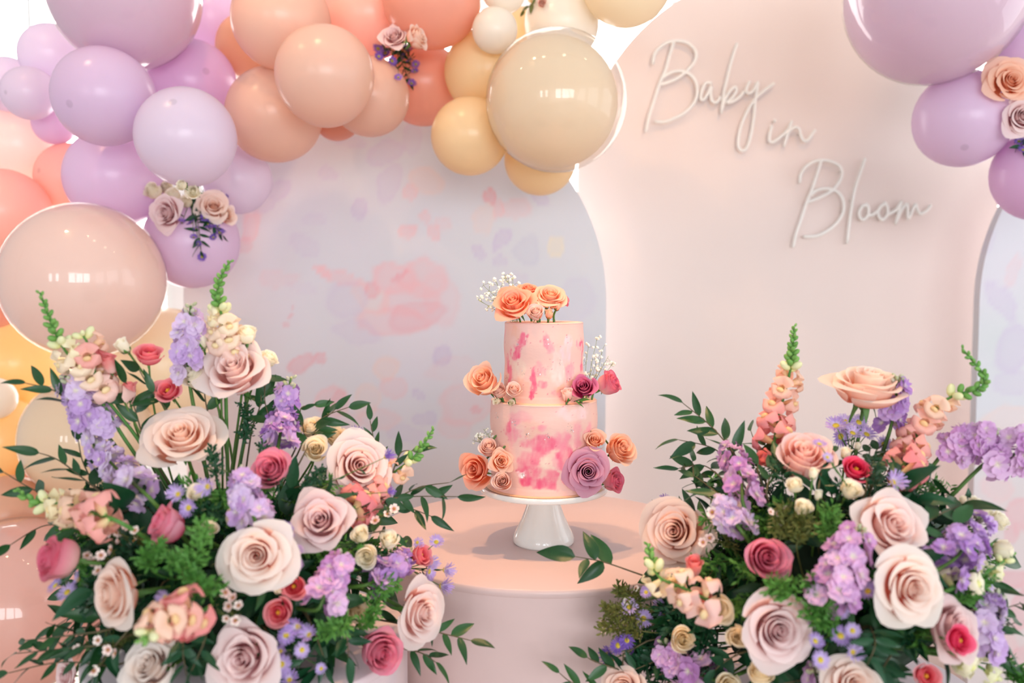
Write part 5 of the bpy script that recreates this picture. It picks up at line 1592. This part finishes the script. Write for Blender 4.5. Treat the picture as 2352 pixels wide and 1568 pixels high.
# leafy edges
for i, (pts, n, L) in enumerate([
    ([(190, 960), (130, 900), (60, 880)], 6, 66), ([(330, 1010), (310, 940), (290, 880)], 6, 74), ([(400, 960), (350, 900), (320, 850)], 5, 62),
    ([(230, 1130), (140, 1060), (90, 1040)], 7, 76), ([(220, 1120), (190, 1060), (180, 1010)], 5, 66), ([(200, 1160), (90, 1130), (10, 1085)], 8, 72),
    ([(215, 1225), (110, 1205), (25, 1250)], 7, 66), ([(240, 1480), (140, 1490), (40, 1500)], 10, 62), ([(260, 1530), (140, 1520), (20, 1545)], 9, 58), ([(230, 1450), (150, 1460), (60, 1470)], 7, 56),
    ([(690, 1010), (740, 960), (800, 935)], 6, 70), ([(700, 1040), (730, 980), (770, 940)], 5, 62), ([(870, 1090), (860, 1020), (850, 965)], 6, 46), ([(640, 1010), (610, 930), (610, 875)], 6, 60), ([(700, 1000), (690, 940), (720, 930)], 4, 56),
    ([(860, 1150), (940, 1140), (1050, 1140)], 8, 66), ([(860, 1170), (930, 1165), (990, 1185)], 6, 60), ([(880, 1160), (960, 1120), (1030, 1108)], 4, 56), ([(900, 1090), (920, 1040), (945, 1035)], 3, 56),
    ([(960, 1440), (1020, 1455), (1080, 1470)], 6, 56), ([(930, 1490), (970, 1500), (1000, 1520)], 5, 58), ([(830, 1230), (880, 1220), (925, 1235)], 4, 66), ([(480, 960), (470, 900), (480, 860)], 5, 66), ([(580, 980), (600, 920), (590, 880)], 4, 60)]):
    LB.ruscus(pts, n, L, 'dark ruscus sprig ' + LABL[i], seed=i + 1)
for i, pts in enumerate([[(440, 1300, -.04), (460, 1250, -.05), (470, 1200, -.04)], [(420, 1330, -.05), (440, 1290, -.05), (390, 1290, -.05)], [(500, 1340, -.04), (470, 1350, -.06), (440, 1320, -.06)], [(350, 1310, -.03), (340, 1270, -.05), (370, 1255, -.05)], [(850, 1400, -.02), (880, 1350, -.03), (905, 1340, -.02)], [(790, 1420, -.03), (780, 1440, -.05), (740, 1450, -.04)], [(560, 1010), (570, 970), (560, 930)], [(640, 1120), (620, 1060), (600, 1020)], [(700, 1130), (720, 1100), (740, 1080)], [(500, 1100), (490, 1050), (480, 1020)], [(830, 1440, -.03), (850, 1420, -.04), (860, 1400, -.04)]]):
    LB.fern(pts, seed=i, n=44, L=.015 if i < 6 else .012, mat=None if i < 6 or i == 10 else M_DARK)
for i, pts in enumerate([[(430, 1440, .02), (420, 1490, -.02), (430, 1560, -.03)], [(480, 1420, .02), (470, 1470, -.02), (440, 1540, -.03)], [(700, 1400, .02), (730, 1470, -.02), (760, 1560, -.02)], [(760, 1420, .02), (795, 1465, -.02), (800, 1510, -.05)], [(300, 1440, .02), (250, 1500, .0), (210, 1560, .0)], [(620, 1460, .02), (640, 1520, .0), (690, 1580, -.02)]]):
    LB.ruscus(pts, 9, 62, 'low leafy ruscus sprig at the skirt of the bouquet beside the balloons', seed=320 + i, mat=M_DARK, twist=70, ang=(35, 80))
LB.filler(84, 900)

# ------------------------------------------------------------------ bouquet before the lettered arch
RB = Bouquet(.475, 1.28, .935, (.26, .225, .21), RZ, 'in the bouquet before the lettered arch', 'before the lettered arch')
W = RB.where
RB.rose(1992, 882, 172, 4, 74, R_, 'peach', 'tall flat peach rose seen from the side before the lettered arch', .0)
RB.rose(1843, 1058, 132, -10, 52, C_, 'pinkblush', 'pink blush rose standing behind cream rosebuds ' + W)
RB.rose(1550, 1218, 156, -28, 20, R_, 'dustypeach', 'dusty peach rose turned towards the cake stand')
RB.rose(1758, 1277, 110, -4, 16, C_, 'pink', 'rose pink rose with a dark heart ' + W)
RB.rose(2045, 1205, 170, 10, 30, R_, 'blush', 'large blush rose with wavy petals ' + W, -.01)
RB.rose(2095, 1348, 162, 6, 12, R_, 'creampeach', 'big creamy peach rose facing the room ' + W, -.05)
RB.rose(1783, 1447, 170, 2, 8, R_, 'dusty', 'pale dusty rose with pointed outer petals ' + W, -.03)
RB.rose(2192, 1448, 150, 30, 22, R_, 'mauvepink', 'pale mauve rose behind a hot pink lisianthus ' + W, -.01)
RB.rose(1962, 1572, 130, 0, 30, R_, 'peach', 'peach rose lowest below the asters ' + W, -.04)
RB.rose(1432, 1578, 100, -20, 30, R_, 'dustypeach', 'peach rose lowest by the cake drum', .0)
for a in ((1650, 1397, 74, -8, 16), (1567, 1468, 66, 0, 20), (1692, 1462, 58, -16, 30), (1745, 1550, 66, 0, 60), (1672, 1572, 64, 0, 30)):
    RB.spray(*a, m='apricot', push=-.02)
for a in ((1842, 1167, 48, 4, 40), (1826, 1116, 44, -20, 60), (1952, 1128, 54, 6, 40), (2236, 1164, 52, 40, 40), (2258, 1180, 44, 20, 50), (2290, 1198, 52, 40, 40), (2298, 1262, 56, 60, 0)):
    RB.spray(*a)
for a in ((1942, 1042, 32, -10, 70), (1868, 1088, 30, 4, 72, 'cream', -.03), (1970, 1025, 20, 20, 70), (1880, 1138, 26, -10, 70), (2212, 1150, 24, -30, 70)):
    RB.bud(*a)
RB.lis(1966, 1078, 64, 2, 36, 'hotpink', 'hot pink lisianthus with a yellow eye above the cream rosebuds')
RB.lis(2202, 1470, 72, 20, 14, 'hotpink', 'hot pink lisianthus in front of the pale mauve rose', -.05)
RB.lis(2126, 1552, 66, 6, 26, 'coral', 'coral lisianthus with yellow stamens lowest ' + W, -.02)
RB.lis(2080, 1104, 50, 40, 60, 'liscoral', 'pink bell lisianthus behind the large blush rose', .02, bell=True)
RB.lis(1765, 1055, 52, -60, 30, 'liscoral', 'coral lisianthus behind the pink blush rose', .03, bell=True)
RB.lis(1592, 1305, 52, -10, 60, 'liscoral', 'pink lisianthus under the dusty peach rose', -.01, bell=True)
RB.lis(1622, 1375, 44, -40, 30, 'liscoral', 'coral lisianthus behind the apricot spray roses', .0, bell=True)
flush_stems()
RB.snap([(1776, 1030), (1790, 950), (1815, 850), (1824, 750)], 'upright pink and cream snapdragon with a green tip ' + W, key='pink', n=13, nb=16, seed=11, fend=.64)
RB.snap([(2060, 1120), (2100, 1010), (2170, 920), (2262, 880), (2210, 800)], 'coral snapdragon with a crooked green tip ' + W, key='pink', n=15, nb=16, seed=12, fstart=.12, fend=.66)
RB.snap([(1640, 1385, -.03), (1570, 1350, -.06), (1510, 1320, -.10), (1488, 1250, -.12)], 'pale snapdragon leaning towards the cake drum', key='pale', n=8, nb=9, seed=13, fend=.66)
RB.snap([(2190, 1350), (2260, 1320), (2330, 1270)], 'greenish cream snapdragon beside the purple stock ' + W, key='yellow', n=6, nb=5, seed=14, fend=.7, size=.028)
RB.snap([(2180, 1500), (2230, 1520), (2290, 1555)], 'yellow snapdragon buds low ' + W, key='yellow', n=5, nb=3, seed=15, fend=.8, size=.030)
RB.stock([(1705, 1150), (1700, 1090), (1668, 1022)], 96, 'lilac stock on a thick green stem ' + W, M_STOCKP, n=20, seed=11)
RB.stock([(1700, 1215), (1672, 1180), (1650, 1150)], 70, 'small lilac stock beside the dusty peach rose', M_STOCK, n=12, seed=12)
RB.stock([(2045, 985), (2055, 935), (2062, 868)], 66, 'lilac stock under the tall flat rose', M_STOCKV, n=11, seed=13, nb=8)
RB.stock([(2170, 1040), (2225, 1020), (2280, 985)], 110, 'orchid stock before the second printed arch', M_STOCKP, n=22, seed=14)
RB.stock([(2270, 1060), (2320, 1050), (2390, 985)], 110, 'orchid stock reaching out beyond the second printed arch', M_STOCKP, n=20, seed=15)
RB.stock([(1900, 1395), (1935, 1310), (1975, 1215)], 140, 'large orchid stock between the roses ' + W, M_STOCKP, n=26, seed=16, push=-.03)
RB.stock([(2150, 1310), (2205, 1270), (2250, 1185)], 140, 'purple stock beside the creamy peach rose', M_STOCKV, n=28, seed=17)
RB.stock([(2250, 1500), (2262, 1430), (2295, 1365)], 90, 'pale lilac stock low beside dark leaves ' + W, M_STOCK, n=20, seed=18)
RB.stock([(1640, 1560), (1570, 1530), (1520, 1470)], 130, 'orchid stock lowest by the apricot spray roses', M_STOCKP, n=28, seed=19, push=-.02)
RB.stock([(1900, 1600), (1880, 1570), (1870, 1540)], 70, 'orchid stock lowest by the peach rose', M_STOCKP, n=10, seed=20)
RB.aster([(1920, 978, 46), (1940, 968, 40), (1930, 1002, 46), (1958, 995, 40), (1972, 970, 40), (1990, 998, 42), (2030, 1020, 36)], 'bunch of lilac asters under the tall flat peach rose', .0, seed=11, spread=20)
RB.aster([(1446, 1394, 40), (1478, 1420, 40), (1484, 1360, 28), (1515, 1392, 34), (1525, 1405, 36)], 'lilac asters beside the cake drum', -.02, seed=12, spread=25)
RB.aster([(1420, 1482, 40), (1440, 1470, 36), (1408, 1512, 44), (1395, 1500, 30), (1450, 1490, 32)], 'deep violet asters beside the cake drum', .0, seed=13, mat=M_RAYV, side=-40)
RB.aster([(1930, 1398, 46), (1870, 1428, 32), (1872, 1472, 38), (1884, 1515, 42), (1930, 1460, 48), (1958, 1448, 36), (1958, 1497, 40)], 'lilac asters beside the pale dusty rose', -.02, seed=14, spread=22)
RB.aster([(1994, 1358, 42), (2010, 1345, 30)], 'lilac asters shaded by the creamy peach rose', .0, seed=15)
RB.aster([(1506, 1163, 38, -50, 60), (1528, 1152, 24, -30, 70)], 'dark violet asters peeping over the dusty peach rose', .02, seed=16, mat=M_RAYV)
RB.aster([(1882, 1020, 34, 0, 70), (2050, 1108, 46, 10, 30), (1900, 1050, 26, 10, 40), (2185, 1350, 36, 20, 20)], 'lilac asters scattered around the large blush rose', .0, seed=17)
RB.aster([(2280, 1470, 34, 40, 0), (2272, 1345, 26, 40, 30)], 'blue lilac asters beside the pale stock', .0, seed=18)
RB.wax([(1636, 1176, 28), (1658, 1205, 28), (1630, 1235, 24), (1615, 1245, 24), (1640, 1195, 22)], 'peachy waxflower sprig beside the dusty peach rose', seed=11)
RB.wax([(1770, 1175, 18), (1785, 1180, 16), (1795, 1200, 16), (1812, 1202, 18), (1805, 1172, 24)], 'reddish waxflower buds above the rose pink rose', seed=12)
RB.wax([(1420, 1362, 18), (1400, 1400, 16), (1440, 1380, 18), (1385, 1425, 16), (1460, 1350, 16), (1388, 1448, 16), (1440, 1425, 20)], 'budded waxflower sprig reaching to the cake drum', seed=13)
for i, (pts, n, L) in enumerate([
    ([(1700, 1060), (1640, 985), (1568, 925)], 9, 72), ([(1690, 1080), (1640, 1030), (1560, 1010)], 7, 70), ([(1680, 1120), (1620, 1070), (1560, 1075)], 8, 74), ([(1680, 1160), (1620, 1110), (1575, 1080)], 6, 76), ([(1640, 1150), (1600, 1120), (1590, 1060)], 5, 74),
    ([(1740, 1080), (1740, 1040), (1725, 990)], 5, 56), ([(1740, 1040), (1770, 1015), (1800, 1010)], 4, 62), 
    ([(2050, 1100), (2070, 1060), (2110, 1080)], 5, 62), ([(2060, 1110), (2100, 1075), (2140, 1100)], 5, 64), ([(2010, 1090), (2010, 1040), (2030, 1020)], 5, 50), ([(1990, 1120), (1995, 1060), (2000, 1020)], 5, 56),
    ([(2080, 1230), (2160, 1180), (2210, 1160)], 5, 96), ([(2100, 1260), (2160, 1230), (2190, 1200)], 4, 84), ([(2240, 1400), (2290, 1400), (2345, 1385)], 6, 66), ([(2250, 1440), (2300, 1440), (2330, 1430)], 5, 74), ([(2260, 1500), (2310, 1520), (2360, 1545)], 6, 80),
    ([(1430, 1540), (1370, 1520), (1350, 1510)], 4, 60), ([(1400, 1590), (1320, 1570), (1285, 1545)], 5, 60), ([(1880, 1120), (1890, 1070), (1905, 1040)], 5, 54), ([(1760, 1130), (1770, 1090), (1790, 1060)], 5, 58)]):
    RB.ruscus(pts, n, L, 'dark ruscus sprig ' + LABR[i], seed=i + 101)
RB.ruscus([(1462, 1316, -.03), (1385, 1290, -.03), (1322, 1278, -.03)], 5, 78, 'ruscus sprig with five leaves reaching over the cake drum', seed=205, leaves=[LEAF[2], BIGLEAF[1]], start=.35, twist=25, ang=(40, 75))
for i, pts in enumerate([[(1470, 1420, -.02), (1430, 1405, -.02), (1390, 1400, -.02)], [(1480, 1450, -.02), (1430, 1440, -.02), (1385, 1440, -.02)], [(1480, 1390, -.02), (1450, 1370, -.02), (1420, 1350, -.02)], [(1790, 1240), (1800, 1200), (1800, 1170)], [(1830, 1250), (1840, 1210), (1850, 1190)], [(1900, 1250), (1905, 1200), (1908, 1170)], [(1830, 1370, -.03), (1800, 1350, -.04), (1770, 1345, -.04)], [(1860, 1400, -.03), (1880, 1370, -.03), (1860, 1330, -.03)], [(1920, 1430, -.02), (1880, 1420, -.04), (1860, 1400, -.04)], [(2200, 1380), (2230, 1360), (2260, 1330)], [(1800, 1110), (1795, 1090), (1790, 1060)], [(2010, 1120), (2000, 1080), (2010, 1060)], [(2300, 1530), (2330, 1540), (2350, 1560)]]):
    RB.fern(pts, seed=i + 40, n=50, L=.016, mat=M_OLIVE if i < 5 else (M_DARK if i in (10, 11) else None))
for i, pts in enumerate([[(1560, 1500, .02), (1500, 1520, .0), (1440, 1545, .0)], [(1600, 1420, .03), (1530, 1430, .02), (1470, 1440, .02)], [(1620, 1540, .03), (1560, 1560, .02), (1490, 1580, .0)], [(1700, 1500, .03), (1650, 1530, .0), (1620, 1580, -.02)], [(1850, 1560, .02), (1800, 1570, -.02), (1740, 1590, -.02)], [(2050, 1500, .02), (2030, 1540, -.02), (2060, 1590, -.03)], [(2000, 1440, .02), (2010, 1480, -.03), (1990, 1530, -.04)]]):
    RB.ruscus(pts, 9, 62, 'low leafy ruscus sprig at the skirt of the bouquet before the lettered arch', seed=300 + i, mat=M_DARK, twist=70, ang=(35, 80))
for i, pts in enumerate([[(1640, 1440, .04), (1600, 1450, .02), (1540, 1440, .01)], [(1660, 1480, .04), (1600, 1500, .02), (1540, 1520, .01)], [(1600, 1400, .05), (1560, 1400, .03), (1510, 1410, .02)], [(1560, 1550, .04), (1510, 1530, .02), (1460, 1510, .01)], [(1560, 1480, .05), (1500, 1470, .03), (1450, 1460, .02)]]):
    RB.fern(pts, 'dark feathery sprig behind the apricot spray roses before the lettered arch', seed=i + 80, n=60, L=.022, w=.0024, mat=M_DARK)
RB.filler(84, 1900)

# ------------------------------------------------------------------ flowers tucked into the balloon garland
YG = 2.0
GG = 'flowers tucked into the balloons'
def rest_on(px, py, rh):
    """distance at which something of that radius, seen at that pixel, comes to lie on the balloons"""
    best = 2.34
    for c, r in BALLS:
        Y = 1.8
        while Y < best:
            if (at(px, py, Y) - c).length < r + rh: best = Y; break
            Y += .004
    return best
def rest_small(px, py, rh): return rest_on(px, py, rh)
def tuck(px, py, d, az, el, t, m, label, name='rose', Y=YG, back=0):
    Y = rest_on(px, py, .36 * d * 2.1 / F) + back
    fd = facing(az, el)
    c = at(px, py, Y)
    return flower(px, py, d, Y, az, el, t, m, name, label, 'flower', GG, c - fd * d * Y / F * .5, stem_r=.002, spread=False)
tuck(381, 488, 82, -16, 0, R_, 'dusty', 'dusty mauve rose tucked among the lavender balloons')
tuck(491, 472, 72, 24, 20, R_, 'peach', 'peach rose tucked among the lavender balloons')
tuck(520, 494, 46, 50, 0, C_, 'peach', 'half hidden peach rose at the edge of the lavender balloons', Y=YG + .02)
for a in ((354, 440, 44), (382, 432, 36), (400, 452, 42), (445, 442, 40), (428, 465, 34), (418, 426, 28)):
    tuck(*a, random.uniform(-30, 30), random.uniform(0, 40), T_SPRAY, 'cream', 'small cream spray rose tucked among the lavender balloons', 'spray_rose')
def tuck_asters(heads, node, label, mat, seed, Y=YG):
    e = aster_sprig(heads, 2.1, label, GG, at(node[0], node[1] - 20, rest_on(node[0], node[1], .004)), mat, seed, 40, needles=260, disc=M_DISCD, Yf=rest_small, node_px=node)
tuck_asters([(418, 512, 18), (440, 512, 22), (470, 500, 22), (478, 515, 20), (505, 535, 26), (490, 545, 18), (445, 545, 18), (455, 560, 14), (464, 590, 22), (520, 452, 12), (484, 525, 16), (500, 520, 16), (450, 525, 16)], (440, 450), 'violet asters trailing from the lavender balloons', M_RAYV, 41)
tuck(906, 84, 62, -6, 20, R_, 'mauvepink', 'mauve pink rose tucked among the peach balloons', Y=2.05)
tuck(955, 88, 58, 60, 20, C_, 'peach', 'peach rose half hidden among the peach balloons', Y=2.07)
tuck_asters([(868, 112, 30), (885, 122, 26), (870, 130, 22), (900, 140, 26), (935, 118, 28), (955, 148, 22), (953, 165, 20), (915, 178, 20), (945, 192, 24), (940, 140, 16), (925, 130, 18)], (915, 95), 'violet asters trailing from the peach balloons', M_RAYV, 42, 2.05)
tuck(1245, 6, 26, 0, 0, T_SPRAY, 'palepink', 'tiny pink rose tucked among the cream balloons', 'spray_rose', 2.08)
tuck(1222, 2, 18, -20, 0, T_BUD, 'apricot', 'tiny rosebud beside the pink rose among the cream balloons', 'rose_bud', 2.08)
flush_stems()
sprig([at(1235, -10, rest_on(1235, -10, .008)), at(1220, 10, rest_on(1220, 10, .008)), at(1205, 24, rest_on(1205, 24, .008))], 4, .03, 'leaf_sprig', 'short green sprig among the cream balloons', 'sprigs tucked into the balloons', mat=M_OLIVE, seed=77)
tuck(2322, 186, 100, -6, 6, R_, 'orangepeach', 'open peach rose tucked among balloons by the lettered arch', Y=2.06)
tuck(2348, 268, 88, -10, 0, R_, 'dusty', 'dusty rose below the peach one by the lettered arch', Y=2.06)
tuck(2272, 186, 28, -50, 10, C_, 'orangepeach', 'small peach rose behind the open one by the lettered arch', Y=2.10)
tuck_asters([(2278, 152, 24), (2285, 160, 20), (2340, 325, 24), (2350, 345, 26), (2345, 310, 18)], (2330, 250), 'violet asters behind the roses by the lettered arch', M_RAYV, 43, 2.09)

sprig([at(425, 452, rest_on(425, 452, .008)), at(452, 500, rest_on(452, 500, .008)), at(462, 575, rest_on(462, 575, .008))], 16, .034, 'leaf_sprig', 'dark green leaves trailing with the asters from the lavender balloons', 'sprigs tucked into the balloons', mat=M_DARK, seed=91, twist=80, ang=(30, 80))
sprig([at(450, 470, rest_on(450, 470, .008)), at(480, 505, rest_on(480, 505, .008)), at(512, 540, rest_on(512, 540, .008))], 10, .03, 'leaf_sprig', 'second dark leafy stem trailing beside the asters from the lavender balloons', 'sprigs tucked into the balloons', mat=M_DARK, seed=92, twist=80, ang=(30, 80))
sprig([at(915, 100, rest_on(915, 100, .008)), at(922, 140, rest_on(922, 140, .008)), at(942, 188, rest_on(942, 188, .008))], 14, .030, 'leaf_sprig', 'dark green leaves trailing with the asters from the peach balloons', 'sprigs tucked into the balloons', mat=M_DARK, seed=93, twist=80, ang=(30, 80))
sprig([at(2335, 285, rest_on(2335, 285, .008)), at(2342, 315, rest_on(2342, 315, .008)), at(2350, 345, rest_on(2350, 345, .008))], 8, .03, 'leaf_sprig', 'dark green leaves under the dusty rose by the lettered arch', 'sprigs tucked into the balloons', mat=M_DARK, seed=94, twist=80, ang=(30, 80))

flush_stems()
